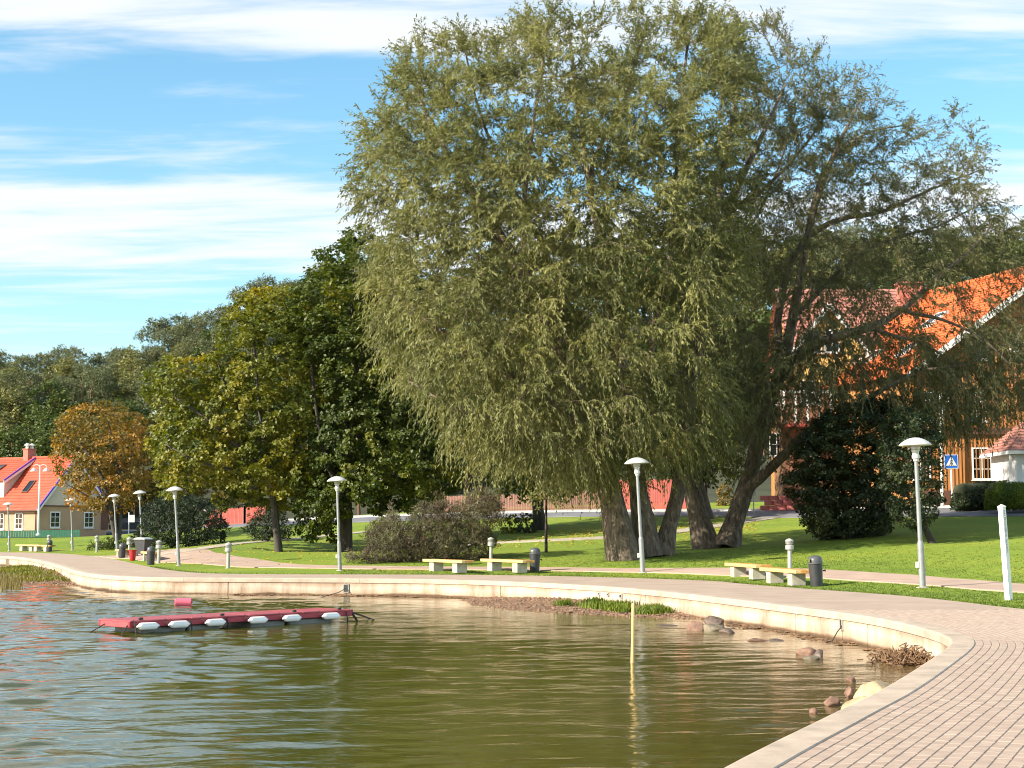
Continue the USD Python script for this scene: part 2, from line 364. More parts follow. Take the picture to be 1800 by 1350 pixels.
# quay wall: cast concrete with rust streaks, and a dark line of weed at the water
M["quay"] = mat("quay_concrete", {
    "g": ("geometry", {}), "ms": ("mapping", {"scale": (1.5, 0.8, 0.30)}), "ns": ("noise_texture", {"scale": 1.0, "detail": 7.0, "roughness": 0.7}),
    "mb": ("mapping", {"scale": (0.6, 0.35, 2.0)}), "nl": ("noise_texture", {"scale": 1.0, "detail": 4.0}),
    "r1": ("rgb_ramp", {"ramp": [(0.30, (0.19, 0.13, 0.092)), (0.43, (0.36, 0.285, 0.215)), (0.56, (0.46, 0.40, 0.32)), (0.75, (0.55, 0.495, 0.405))]}),
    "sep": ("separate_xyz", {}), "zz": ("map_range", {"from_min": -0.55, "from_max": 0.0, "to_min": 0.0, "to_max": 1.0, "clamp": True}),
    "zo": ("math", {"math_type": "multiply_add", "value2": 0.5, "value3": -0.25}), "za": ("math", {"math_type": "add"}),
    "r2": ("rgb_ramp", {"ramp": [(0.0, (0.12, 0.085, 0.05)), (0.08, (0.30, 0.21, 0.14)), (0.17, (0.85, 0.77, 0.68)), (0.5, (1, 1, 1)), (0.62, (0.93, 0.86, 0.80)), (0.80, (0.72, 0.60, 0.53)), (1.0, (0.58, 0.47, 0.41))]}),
    "mx": ("mix", {"mix_type": "multiply", "fac": 1.0}), "nb": ("noise_texture", {"scale": 22.0, "detail": 5.0}), "b": ("bump", {"strength": 0.35, "distance": 0.02}),
    "p": ("principled_bsdf", {"roughness": 0.85})},
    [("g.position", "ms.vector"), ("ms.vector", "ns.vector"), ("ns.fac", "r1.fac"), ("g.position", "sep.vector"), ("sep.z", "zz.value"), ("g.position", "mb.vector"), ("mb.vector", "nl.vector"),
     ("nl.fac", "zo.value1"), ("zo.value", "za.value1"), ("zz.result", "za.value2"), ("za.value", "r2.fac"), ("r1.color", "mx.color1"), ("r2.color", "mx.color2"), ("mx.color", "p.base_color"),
     ("g.position", "nb.vector"), ("nb.fac", "b.height"), ("b.normal", "p.normal")])

# the lake: murky olive water, small wind ripples running across the view
M["water"] = mat("lake_water", {
    "g": ("geometry", {}), "m1": ("mapping", {"scale": (0.9, 2.1, 1.0), "rotation": (0, 0, 0.12)}), "m2": ("mapping", {"scale": (2.4, 4.2, 1.0), "rotation": (0, 0, -0.2)}),
    "n1": ("noise_texture", {"scale": 1.5, "detail": 3.0, "roughness": 0.55, "distortion": 0.4}),
    "n2": ("noise_texture", {"scale": 2.4, "detail": 3.0, "roughness": 0.6, "distortion": 0.3}),
    "m3": ("mapping", {"scale": (0.12, 0.10, 1.0)}), "n3": ("noise_texture", {"scale": 1.0, "detail": 2.0}),
    "amp": ("map_range", {"from_min": 0.35, "from_max": 0.65, "to_min": 0.35, "to_max": 1.5, "clamp": True}),
    "h": ("math", {"math_type": "multiply_add", "value2": 0.40}), "hh": ("math", {"math_type": "multiply"}),
    "b": ("bump", {"strength": 0.5, "distance": 0.03}),
    "at": ("attribute", {"attribute": "shallow"}),
    "c": ("mix", {"mix_type": "mix", "color1": (0.050, 0.048, 0.004), "color2": (0.14, 0.088, 0.036)}),
    "p": ("principled_bsdf", {"roughness": 0.07, "ior": 1.5, "specular_ior_level": 0.7})},
    [("g.position", "m1.vector"), ("m1.vector", "n1.vector"), ("g.position", "m2.vector"), ("m2.vector", "n2.vector"), ("g.position", "m3.vector"), ("m3.vector", "n3.vector"),
     ("n3.fac", "amp.value"), ("n2.fac", "h.value1"), ("n1.fac", "h.value3"), ("h.value", "hh.value1"), ("amp.result", "hh.value2"), ("hh.value", "b.height"), ("b.normal", "p.normal"),
     ("at.fac", "c.fac"), ("c.color", "p.base_color")])

# ------------------------------------------------------------------ shore lines
def chaikin(p, n=2):
    p = np.asarray(p, float)
    for _ in range(n):
        q = np.empty((2 * len(p) - 2 + 2, p.shape[1]))
        q[0], q[-1] = p[0], p[-1]
        q[1:-1:2] = 0.75 * p[:-1] + 0.25 * p[1:]
        q[2:-1:2] = (0.25 * p[:-1] + 0.75 * p[1:])[:]
        p = q
    return p


def chaikin2(p, n=2):
    p = np.asarray(p, float)
    for _ in range(n):
        a, b = 0.75 * p[:-1] + 0.25 * p[1:], 0.25 * p[:-1] + 0.75 * p[1:]
        q = np.empty((2 * len(a), p.shape[1]))
        q[0::2], q[1::2] = a, b
        p = np.vstack([p[:1], q, p[-1:]])
    return p


def resample(p, step):
    p = np.asarray(p, float)
    s = np.r_[0, np.cumsum(np.linalg.norm(np.diff(p[:, :2], axis=0), axis=1))]
    n = max(2, int(round(s[-1] / step)) + 1)
    t = np.linspace(0, s[-1], n)
    return np.stack([np.interp(t, s, p[:, k]) for k in range(p.shape[1])], 1)


inner_px = [(1271, 1350), (1355, 1307), (1422, 1275), (1489, 1242), (1533, 1222), (1587, 1191), (1635, 1160), (1662, 1142), (1674, 1129), (1667, 1119), (1622, 1104), (1533, 1084), (1400, 1067.5), (1300, 1055),
            (1178, 1041), (1090, 1033), (1000, 1027.5), (900, 1022.5), (800, 1019.5), (700, 1018), (600, 1017), (500, 1016.5), (400, 1016), (300, 1015.5), (240, 1014.5), (190, 1012), (160, 1009), (130, 1003), (108, 995), (75, 986), (40, 980), (0, 977)]
inner = [(-9.5, -10.0), (-4.6, -2.0), (-0.7, 5.5)] + [tuple(G(u, v)[:2]) for u, v in inner_px] + [(-48, 95), (-95, 100), (-170, 104)]
inner = resample(chaikin2(inner, 2), 0.25)
outer_px = [(1800, 1072), (1661, 1054), (1550, 1044), (1439, 1036.5), (1300, 1026), (1267, 1021.5), (1150, 1017), (1044, 1014), (950, 1012), (850, 1010.5), (600, 1009.5), (400, 1009), (325, 1006), (262, 997), (200, 982), (125, 973.5), (60, 971.5), (0, 970.5)]
outer = [(22, -12), (17, 5), (13.0, 20)] + [tuple(G(u, v)[:2]) for u, v in outer_px] + [(-50, 109), (-95, 112), (-170, 116)]
outer = resample(chaikin2(outer, 2), 0.4)
prom_poly = Polygon(np.vstack([inner, outer[::-1]])).buffer(0)
water_poly = Polygon(np.vstack([inner, [(-170, -60), (-20, -60)]])).buffer(0)
tang = np.gradient(inner, axis=0)
tang /= np.linalg.norm(tang, axis=1, keepdims=True)
inner_n = np.stack([tang[:, 1], -tang[:, 0]], 1)          # towards the land
inner_s = np.r_[0, np.cumsum(np.linalg.norm(np.diff(inner, axis=0), axis=1))]
inner_tree, outer_tree = cKDTree(inner), cKDTree(outer)

# ------------------------------------------------------------------ ground
ctl = [(1800, 1060, 20.5), (1800, 1038, 24), (1623, 1034, 24.5), (1620, 1020, 27), (1450, 1008, 29), (1388, 1000, 30.5), (1130, 1007, 32.5), (1100, 1000, 34.5), (597, 1003, 36), (600, 993, 38.5),
       (313, 994, 40.5), (400, 998, 39.5), (330, 975, 46), (1095, 985, 37), (1275, 962, 42), (1640, 952, 37), (1500, 945, 39), (1800, 985, 30), (1800, 908, 46), (1800, 893, 50), (1540, 908, 50), (1540, 897, 54),
       (1300, 905, 56), (1300, 900, 59), (1350, 911, 54), (1197, 935, 47), (1067, 946, 45), (867, 955, 46), (950, 930, 54), (960, 970, 41), (967, 906, 62), (683, 932, 60), (511, 948, 55), (400, 957, 52), (282, 971, 48),
       (605, 968, 50), (490, 970, 48), (207, 958, 66), (126, 967, 62), (15, 969, 62), (0, 950, 78), (240, 938, 76), (370, 928, 72), (600, 916, 68), (0, 945, 86), (140, 944, 88), (1650, 960, 35), (-150, 955, 75)]
cp = np.array([P(u, v, y * S) for u, v, y in ctl])
extra = [(p[0], p[1], -0.01) for p in outer[::14]] + [(25, 30, .6), (30, 45, 1.2), (45, 60, 2.2), (60, 90, 3.2), (20, 10, .1), (26, -10, .1), (-80, 125, .5), (-80, 150, 1.0), (-45, 165, 1.6), (0, 140, 3.6), (40, 130, 4.0), (80, 130, 4.5), (-120, 160, 1.2), (-20, 155, 2.6)]
cp = np.vstack([cp, extra])
rbf = RBFInterpolator(cp[:, :2], cp[:, 2], smoothing=3.0, kernel="thin_plate_spline")
sky_u = [-800, -60, 0, 60, 130, 250, 300, 340, 395, 430, 480, 600, 700, 1000, 1450, 1550, 1650, 1720, 1800, 2600]
sky_v = [640, 612, 618, 636, 606, 600, 566, 548, 540, 505, 490, 475, 460, 410, 385, 376, 385, 373, 365, 360]


def ridge(u):
    e = (930 - np.interp(u, sky_u, sky_v)) / F
    yr = np.interp(u, [0, 500, 1400], [152, 150, 138]) * S
    return CAMZ + e * yr - 13.0, yr


def ground_raw(x, y):
    q = np.stack([x, y], -1)
    d = outer_tree.query(q)[0]
    z = rbf(q)
    z = np.clip(z, 0.02, 5.0)
    t = np.clip(d / 2.5, 0, 1)
    t = t * t * (3 - 2 * t)
    z = -0.015 * (1 - t) + z * t
    u = np.clip(900 + F * x / np.maximum(y, 60), -700, 2500)
    zr, yr = ridge(u)
    y0 = np.interp(u, [0, 600, 1300], [100, 92, 74]) * S
    k = np.clip((y - y0) / (yr - y0), 0, 1)
    k = k * k * (3 - 2 * k) * 0.6 + k * 0.4
    z = z + np.where(y > y0, k * np.maximum(zr - z, 0), 0)
    inside = shapely.contains_xy(prom_poly.union(water_poly).buffer(-0.45), x, y)
    return np.where(inside, -1.5, z)


xs = np.unique(np.concatenate([np.linspace(-320, -60, 40), np.arange(-60, -32, 1.0), np.arange(-32, 16, 0.4), np.arange(16, 40, 1.0), np.linspace(40, 320, 40)]).round(4))
ys = np.unique(np.concatenate([np.linspace(-60, 15, 16), np.arange(15, 75, 0.5), np.arange(75, 160, 1.25), np.arange(160, 330, 4.0), np.linspace(330, 900, 12)]).round(4))
GX, GY = np.meshgrid(xs, ys, indexing="ij")
GZ = ground_raw(GX.ravel(), GY.ravel()).reshape(GX.shape)
hfun = RegularGridInterpolator((xs, ys), GZ, bounds_error=False, fill_value=None)


def H(x, y):
    return hfun(np.stack([np.asarray(x, float), np.asarray(y, float)], -1))


def hit(u, v, y0=12.0, y1=190.0):
    """Where the pixel's ray meets the ground (the quay's top counts as ground)."""
    Y = np.arange(y0, y1, 0.1)
    d = ray(u, v)
    X, Z = d[0] / d[1] * Y, CAMZ + d[2] / d[1] * Y
    g = H(X, Y)
    g = np.where(g < -0.5, 0.0, g)
    k = np.nonzero(Z <= g)[0]
    i = k[0] if len(k) else len(Y) - 1
    return np.array([X[i], Y[i], g[i]])


nx, ny = len(xs), len(ys)
i, j = np.meshgrid(np.arange(nx - 1), np.arange(ny - 1), indexing="ij")
quads = np.stack([i * ny + j, (i + 1) * ny + j, (i + 1) * ny + j + 1, i * ny + j + 1], -1).reshape(-1, 4)
gv = np.stack([GX, GY, GZ], -1).reshape(-1, 3)
cy = gv[quads].mean(1)
uc = 900 + F * cy[:, 0] / np.maximum(cy[:, 1], 60)
far = cy[:, 1] > np.interp(uc, [0, 600, 1300], [98, 90, 74]) * S
lawn_q, hill_q = quads[~far], quads[far]


def compact(v, f):
    k, inv = np.unique(f, return_inverse=True)
    return v[k], inv.reshape(f.shape)


obj("lawn", compact(gv, lawn_q), M["lawn"], smooth=True, kind="structure")
obj("hills", compact(gv, hill_q), M["hill"], smooth=True, kind="structure")

# water: one sheet; in the bay it carries real ripples, crests running across the wind
wy = [9.0]
while wy[-1] < 92:
    wy.append(wy[-1] + 0.045 + 0.0028 * (wy[-1] - 9) ** 1.1)
wx = np.unique(np.concatenate([np.linspace(-700, -90, 16), np.linspace(-90, -34, 40), np.arange(-34, -17, 0.3), np.arange(-17, 9, 0.11), [9.5, 11, 14]]).round(3))
wy = np.unique(np.concatenate([np.linspace(-300, 6, 12), [8.0], wy, np.linspace(93, 108, 16)]).round(3))
WX, WY = np.meshgrid(wx, wy, indexing="ij")


def waves(x, y):
    z0 = np.zeros_like(x)
    c, s_ = math.cos(.13), math.sin(.13)
    xr, yr = c * x + s_ * y, -s_ * x + c * y
    big = meshkit.fbm(np.stack([xr / 1.15, yr / .46, z0], -1), 2, 3) - .5
    mid = meshkit.fbm(np.stack([xr / .55 + 7, yr / .23, z0], -1), 2, 9) - .5
    fine = meshkit.fbm(np.stack([x / .42, y / .19 + 3, z0], -1), 2, 15) - .5
    gust = meshkit.fbm(np.stack([x / 9.0, y / 7.0, z0 + 2.5], -1), 3, 21)
    gust = np.clip((gust - .26) / .35, .5, 1.3)
    lee = .62 + 1.9 * np.clip((-1.2 - x - .10 * (y - 12)) / 5.0, 0, 1)        # calmer under the quay's bend
    return gust * lee * (.050 * big + .032 * mid + .012 * fine)


fade = np.clip((100 - WY) / 12, 0, 1) * np.clip((WX + 60) / 20, 0, 1) * np.clip((WY - 7) / 2, 0, 1)
WZ = WATER + waves(WX.ravel(), WY.ravel()).reshape(WX.shape) * fade
wn = len(wy)
i, j = np.meshgrid(np.arange(len(wx) - 1), np.arange(wn - 1), indexing="ij")
wq = np.stack([i * wn + j, (i + 1) * wn + j, (i + 1) * wn + j + 1, i * wn + j + 1], -1).reshape(-1, 4)
wv = np.stack([WX.ravel(), WY.ravel(), WZ.ravel()], 1)
water = obj("water", (wv, wq), M["water"], kind="structure", smooth=True)
dw = inner_tree.query(wv[:, :2])[0]
sh = np.clip(1 - dw / 5.5, 0, 1) ** 1.3 * np.clip((inner[inner_tree.query(wv[:, :2])[1], 1] - 12) / 10, 0.25, 1)
pv = UsdGeom.PrimvarsAPI(UsdGeom.Mesh(water)).CreatePrimvar("shallow", Sdf.ValueTypeNames.FloatArray, "vertex")
pv.Set(Vt.FloatArray.FromNumpy(sh.astype(np.float32)))

# ------------------------------------------------------------------ promenade: bed, kerb slabs, pavers; the quay wall below it
def at_s(s, off=0.0):
    x, y = np.interp(s, inner_s, inner[:, 0]), np.interp(s, inner_s, inner[:, 1])
    nx_, ny_ = np.interp(s, inner_s, inner_n[:, 0]), np.interp(s, inner_s, inner_n[:, 1])
    l = np.hypot(nx_, ny_)
    return np.stack([x + off * nx_ / l, y + off * ny_ / l], -1)


def sweep(s0, s1, prof, step=0.5):
    """A closed profile [(offset towards the land, z)] swept along the shore from s0 to s1."""
    s = np.linspace(s0, s1, max(2, int(abs(s1 - s0) / step) + 1))
    rings = np.stack([np.column_stack([at_s(s, o), np.full(len(s), z)]) for o, z in prof], 1)
    n, k = rings.shape[:2]
    v = rings.reshape(-1, 3)
    i, j = np.meshgrid(np.arange(n - 1), np.arange(k), indexing="ij")
    q = np.stack([i * k + j, (i + 1) * k + j, (i + 1) * k + (j + 1) % k, i * k + (j + 1) % k], -1).reshape(-1, 4)
    f = np.vstack([q[:, [0, 1, 2]], q[:, [0, 2, 3]]])
    caps = [[0, a, a + 1] for a in range(1, k - 1)] + [[(n - 1) * k, (n - 1) * k + a + 1, (n - 1) * k + a] for a in range(1, k - 1)]
    return v, np.vstack([f, caps])


def s_of(u, v):
    p = G(u, v)[:2]
    return inner_s[inner_tree.query(p)[1]]


KERB = 0.33
prom = thing("promenade", kind="structure")


def triangulated(poly, z, step):
    """A polygon as a flat sheet cut by a grid so that it shades evenly."""
    v, f = trimesh.creation.triangulate_polygon(poly, engine="earcut")
    return np.column_stack([v, np.full(len(v), z)]), f


kerb_in = np.array(at_s(inner_s, KERB))
deck = Polygon(np.vstack([kerb_in, outer[::-1]])).buffer(0)
zone = Polygon([(-6, 4), (30, 4), (30, 31), (-6, 31)]).intersection(LineString(inner[(inner[:, 1] > -6) & (inner[:, 1] < 60) & (inner[:, 0] > -8)]).buffer(5.9))
near_bed = deck.intersection(zone)
far_bed = deck.difference(zone)


def sheet(poly, z, skirt=0.25):
    mb = MB()
    for g in getattr(poly, "geoms", [poly]):
        v, f = triangulated(g, z, 0)
        mb.add(v, f)
        ring = np.array(g.exterior.coords)[:-1]
        n = len(ring)
        vv = np.vstack([np.column_stack([ring, np.full(n, z)]), np.column_stack([ring, np.full(n, z - skirt)])])
        k = np.arange(n)
        mb.add(vv, np.stack([k, k + n, (k + 1) % n + n, (k + 1) % n], 1))
    return mb.mesh()


obj("pavement", sheet(far_bed, 0.0), M["pavement"], prom)
obj("paver_bed", sheet(near_bed, -0.0035), M["joint"], prom)

rng = np.random.default_rng(5)
# pavers: rows that follow the kerb, 0.108 m wide
ROWW, BL, GAP = 0.108, 0.205, 0.006
bricks = []
s_lo, s_hi = s_of(1271, 1350) - 7.5, s_of(1400, 1067)
for k in range(54):
    off = KERB + 0.003 + ROWW * (k + 0.5)
    s = np.arange(s_lo, s_hi, 0.05)
    p = at_s(s, off)
    if off > 3:
        p = p[p[:, 1] > 13]
    L = np.r_[0, np.cumsum(np.linalg.norm(np.diff(p, axis=0), axis=1))]
    c = np.arange(0.1 + (k % 2) * BL / 2, L[-1] - 0.1, BL)
    x, y = np.interp(c, L, p[:, 0]), np.interp(c, L, p[:, 1])
    xa, ya = np.interp(c + 0.05, L, p[:, 0]), np.interp(c + 0.05, L, p[:, 1])
    bricks += [(a, b, math.atan2(d - b, e - a)) for a, b, e, d in zip(x, y, xa, ya)]
bricks = np.array(bricks)
uu = 900 + F * bricks[:, 0] / bricks[:, 1]
keep = (bricks[:, 1] > 4.5) & (bricks[:, 1] < 31.05) & shapely.contains_xy(near_bed.buffer(-0.045), bricks[:, 0], bricks[:, 1])
bricks = bricks[keep]
bricks = bricks[np.argsort(np.hypot(bricks[:, 0], bricks[:, 1]))]


def brick_mesh(x, y, a, rng):
    hx, hy, ch = (BL - GAP) / 2, (ROWW - GAP) / 2, 0.005
    top = 0.0 + rng.normal(0, 0.0007)
    t1, t2 = rng.normal(0, 0.004, 2)
    c, s = math.cos(a), math.sin(a)
    rings = []
    for ins, z in ((0, -0.03), (0, top - 0.004), (ch, top)):
        for sx, sy in ((-1, -1), (1, -1), (1, 1), (-1, 1)):
            lx, ly = sx * (hx - ins * .35), sy * (hy - ins)
            rings.append((x + c * lx - s * ly, y + s * lx + c * ly, z + (t1 * lx + t2 * ly if z > -0.02 else 0)))
    f = []
    for r in range(2):
        for k in range(4):
            f.append([r * 4 + k, r * 4 + (k + 1) % 4, r * 4 + 4 + (k + 1) % 4, r * 4 + 4 + k])
    f.append([8, 9, 10, 11])
    f = np.array(f)
    return np.array(rings), np.vstack([f[:, [0, 1, 2]], f[:, [0, 2, 3]]])


bm = [M["brick_a"], M["brick_b"], M["brick_c"]]
inview = np.array([i for i, (x, y, a) in enumerate(bricks) if 900 + F * x / y < 1815 and 930 + 1.6 * F / y < 1362])
first = set(inview[:300].tolist())
rest = [MB(), MB(), MB()]
for n, (x, y, a) in enumerate(bricks):
    m_ = brick_mesh(x, y, a, rng)
    k = int(rng.integers(0, 3))
    if n in first:
        obj("paver", m_, bm[k], prom)
    else:
        rest[k].add(*m_)
for k in range(3):
    obj("far_pavers", rest[k].mesh(), bm[k], prom, kind="stuff")

# kerb slabs cast in lengths of 3 m, rounded on the water side
kprof = [(-0.015, -0.13), (-0.015, -0.02), (0.004, 0.002), (0.03, 0.009), (KERB - 0.012, 0.009), (KERB - 0.002, 0.0), (KERB - 0.002, -0.13)]
s = s_of(1271, 1350) - 3.2
s_end = inner_s[-1] - 1
while s < s_end:
    l = 3.0 if s < 60 else 6.0 if s < 130 else 20.0
    obj("kerb_slab", sweep(s + 0.004, min(s + l, s_end) - 0.004, kprof, 0.3), M["kerb"], prom, smooth=40)
    s += l

# the wall: cast panels divided where the photograph shows joints
qw = thing("quay_wall", "pale stained concrete quay wall curving round the bay under the promenade", "wall")
joints = [0.5, s_of(1271, 1350) - 2] + [s_of(u, v) for u, v in ((1533, 1084), (1401, 1067), (1140, 1037), (885, 1022), (613, 1017), (400, 1016), (197, 1012), (126, 1002), (88, 990), (52, 982), (30, 979))] + [inner_s[-1] - 12]
wprof = [(0.012, -1.4), (0.012, -0.131), (0.30, -0.131), (0.30, -1.4)]
for a, b in zip(joints[:-1], joints[1:]):
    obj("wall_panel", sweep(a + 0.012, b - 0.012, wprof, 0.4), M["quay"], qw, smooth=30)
obj("joint_backing", sweep(joints[0], joints[-1], [(0.05, -1.4), (0.05, -0.14), (0.2, -0.14), (0.2, -1.4)], 0.8), M["joint"], qw)


INU = 900 + F * inner[:, 0] / np.maximum(inner[:, 1], 5)
INV = 930 + F * CAMZ / np.maximum(inner[:, 1], 5)


def s_at(u, v):
    """The place along the wall that the pixel of the wall's face belongs to."""
    return inner_s[np.argmin(3 * np.abs(INU - u) + np.abs(INV - (v - 14)) + np.where(inner[:, 1] < 22, 1e3, 0))]


def outlet(u, v, w, h):
    """A square drain outlet: a frame standing a little proud with a dark hole set back in it."""
    s0 = s_at(u, v)
    t = at_s(s0 + 0.1) - at_s(s0 - 0.1)
    rz = math.atan2(t[1], t[0])
    p0 = at_s(s0, 0.0)
    z = CAMZ + ray(u, v)[2] / ray(u, v)[1] * p0[1]
    mb = MB()
    for dx, dz, sx, sz in ((-w / 2, 0, .025, h), (w / 2, 0, .025, h), (0, h / 2, w + .02, .025), (0, -h / 2, w + .02, .025)):
        mb.box((p0[0] + math.cos(rz) * dx, p0[1] + math.sin(rz) * dx, z + dz), (sx, 0.05, sz), rz)
    fr = obj("drain_outlet", mb.mesh(), M["concrete"], qw)
    mb = MB().box((p0[0], p0[1], z), (w, 0.030, h), rz)
    obj("hole", mb.mesh(), M["dark_metal"], fr)
    return p0, z, rz


o1 = outlet(613, 1034, 0.17, 0.26)
o2 = outlet(1475, 1097, 0.12, 0.22)
o3 = outlet(1093, 1048, 0.14, 0.10)
o4 = outlet(1051, 1044, 0.10, 0.07)
o5 = outlet(1068, 1045, 0.10, 0.07)


# ------------------------------------------------------------------ paths and road, draped over the ground
def strip(center, width, lift, cross=6, step=0.8, thick=0.05, noise=0.0):
    c = resample(chaikin2(center, 2), step)
    t = np.gradient(c[:, :2], axis=0)
    t /= np.linalg.norm(t, axis=1, keepdims=True)
    n = np.stack([t[:, 1], -t[:, 0]], 1)
    w = c[:, 2] if c.shape[1] > 2 else np.full(len(c), width)
    if noise:
        w = w * (1 + noise * (meshkit.noise(np.column_stack([c[:, :2] * 0.8, np.zeros(len(c))])) - .5))
    o = np.linspace(-0.5, 0.5, cross + 1)
    pts = c[:, None, :2] + n[:, None] * (o[None, :, None] * w[:, None, None])
    z = H(pts[..., 0], pts[..., 1]) + lift
    rows = np.concatenate([pts, z[..., None]], -1)
    lo = rows[:, [0, -1]] - [0, 0, thick]
    rows = np.concatenate([lo[:, :1], rows, lo[:, 1:]], 1)
    n_, k = rows.shape[:2]
    i, j = np.meshgrid(np.arange(n_ - 1), np.arange(k - 1), indexing="ij")
    q = np.stack([i * k + j, i * k + j + 1, (i + 1) * k + j + 1, (i + 1) * k + j], -1).reshape(-1, 4)
    return rows.reshape(-1, 3), q


def hp(*px):
    return [tuple(hit(*p)[:2]) for p in px]


lp = [hit(u, v) for u, v in [(1800, 1037), (1620, 1021), (1450, 1010), (1250, 1003.5), (1050, 1001.5), (850, 1000), (640, 998.5), (520, 997), (440, 993), (370, 984), (320, 977), (270, 971)]]
lw = [2.2, 2.2, 2.0, 1.8, 1.6, 1.6, 1.6, 1.8, 2.6, 3.4, 3.4, 3.2]
lpath = [(lp[0][0] + 4, lp[0][1] - 9, 2.2)] + [(p[0], p[1], w) for p, w in zip(lp, lw)] + [(lp[-1][0] - 7, lp[-1][1] + 6, 2.6), (lp[-1][0] - 16, lp[-1][1] + 12, 2.2)]
obj("lawn_path", strip(lpath, 2, 0.03, noise=0.15), M["path"], kind="structure")
f1 = hp((1365, 908), (1350, 911), (1280, 921), (1200, 934.5), (1130, 940), (1060, 946.5), (960, 950.5), (867, 955), (760, 962))
obj("footpath", strip(f1, 1.5, 0.035, cross=4), M["path_pale"], kind="structure")
f2 = hp((300, 974), (400, 957), (511, 948), (600, 939), (683, 931.5), (760, 926))
obj("footpath", strip(f2, 1.5, 0.035, cross=4), M["path_pale"], kind="structure")
rd = [hit(u, v) for u, v in [(0, 946), (120, 942), (240, 935), (370, 927), (600, 915.5), (850, 908), (967, 905.5), (1150, 904)]]
rp = [(-95, rd[0][1] + 10, 4)] + [(p[0], p[1], 4.5) for p in rd] + [tuple(hit(1300, 903)[:2]) + (5.5,), tuple(hit(1420, 902.5)[:2]) + (6,), tuple(hit(1600, 902)[:2]) + (6,), tuple(hit(1800, 901.5)[:2]) + (6,), (45, 66, 6), (80, 45, 6)]
obj("road", strip(rp, 5, 0.06, cross=8, step=1.5), M["road"], kind="structure")
c = resample(chaikin2(rp, 2), 1.5)
t = np.gradient(c[:, :2], axis=0)
t /= np.linalg.norm(t, axis=1, keepdims=True)
nrm = np.stack([t[:, 1], -t[:, 0]], 1)
for sgn, nm, off in ((-1, "roadside_pavement", 1.0),):
    e = c[:, :2] + sgn * nrm * (c[:, 2:3] / 2 + off - 0.2)
    obj(nm, strip(np.column_stack([e, np.full(len(e), 1.6)]), 1.6, 0.14, cross=3, step=1.5, thick=0.2), M["roadside"], kind="structure")


# ------------------------------------------------------------------ street furniture
def lean_of(base, u, v):
    """Height and leaning angle that bring a post's top to the pixel (u, v) at the post's own distance."""
    t = P(u, v, base[1])
    h = t[2] - base[2]
    return h / math.cos(math.atan2(t[0] - base[0], h)), math.atan2(t[0] - base[0], h)


def make_lamp(label):
    t = thing("park_lamp", label, "lamp post", group="mushroom lamp posts along the promenade")
    obj("base_plate", MB().lathe([(0.0, 0), (0.17, 0), (0.17, 0.02), (0.10, 0.035), (0.0, 0.036)], sides=16).mesh(), M["concrete"], t, smooth=30)
    obj("lower_post", MB().lathe([(0.088, 0.0), (0.086, 1.15), (0.084, 1.2), (0.066, 1.27), (0.0, 1.271)], sides=16).mesh(), M["galv"], t, smooth=35)
    bx = MB().cbox((-0.11, 0, 0.62), (0.09, 0.12, 0.17), 0.012)
    bx.tube([(-0.06, 0, .62), (0.0, 0, .62)], 0.03)
    obj("service_box", bx.mesh(), M["lamp_white"], t)
    obj("post", MB().lathe([(0.062, 1.262), (0.056, 2.4), (0.052, 3.50), (0.0, 3.501)], sides=16).mesh(), M["galv"], t, smooth=35)
    obj("lantern_neck", MB().lathe([(0.0, 3.44), (0.072, 3.44), (0.074, 3.50), (0.105, 3.52), (0.107, 3.60), (0.088, 3.615), (0.09, 3.70), (0.115, 3.715), (0.117, 3.745), (0.095, 3.755), (0.0, 3.757)], sides=20).mesh(), M["lamp_white"], t, smooth=25)
    for k, (r0, r1, z) in enumerate(((.118, .126, 3.765), (.128, .136, 3.81), (.138, .146, 3.855))):
        obj("louvre", MB().lathe([(0.05, z), (r0, z), (r1, z + 0.016), (r1, z + .024), (0.05, z + 0.030)], sides=20).mesh(), M["lamp_white"], t, smooth=25)
    obj("diffuser", MB().lathe([(0.0, 3.75), (0.10, 3.755), (0.12, 3.90), (0.0, 3.905)], sides=20).mesh(), M["bin_lid"], t, smooth=25)
    obj("shade", MB().lathe([(0.0, 3.93), (0.13, 3.90), (0.30, 3.893), (0.435, 3.868), (0.445, 3.878), (0.42, 3.915), (0.35, 3.972), (0.25, 4.03), (0.13, 4.075), (0.0, 4.09)], sides=28).mesh(), M["lamp_white"], t, smooth=50)
    return t


lamps = [((1622, 1033.5), (1608, 769), "nearest mushroom lamp post, on the grass strip left of the white pole"),
         ((1130, 1007.5), (1118.5, 804), "mushroom lamp post in front of the big willow trunks"),
         ((597.5, 1003.5), (592, 837), "mushroom lamp post in front of the dark maple trunk"),
         ((314.5, 994.5), (306.5, 855), "mushroom lamp post right of the bins, under the yellow maple"),
         ((250.5, 969), (245, 862), "mushroom lamp post rising behind the dark wheeled container"),
         ((206, 969), (200, 868), "mushroom lamp post in front of the rust-leaved tree trunk"),
         ((127.5, 967.5), (124.5, 875), "mushroom lamp post in front of the house gable"),
         ((16.5, 969), (14, 883), "leftmost mushroom lamp post, beside the picture's left edge")]
proto = None
for (b, t_, lab) in lamps:
    p = hit(*b)
    h, a = lean_of(p, *t_)
    sc = h / 4.09
    if proto is None:
        proto = make_lamp(lab)
        x = UsdGeom.Xformable(proto).GetOrderedXformOps()
        x[0].Set(Gf.Vec3d(*map(float, p))), x[1].Set(Gf.Vec3f(0, math.degrees(a), 0)), x[2].Set(Gf.Vec3f(sc, sc, sc))
    else:
        dup(proto, p, 0, lab, scale=sc, lean=(0, math.degrees(a)))


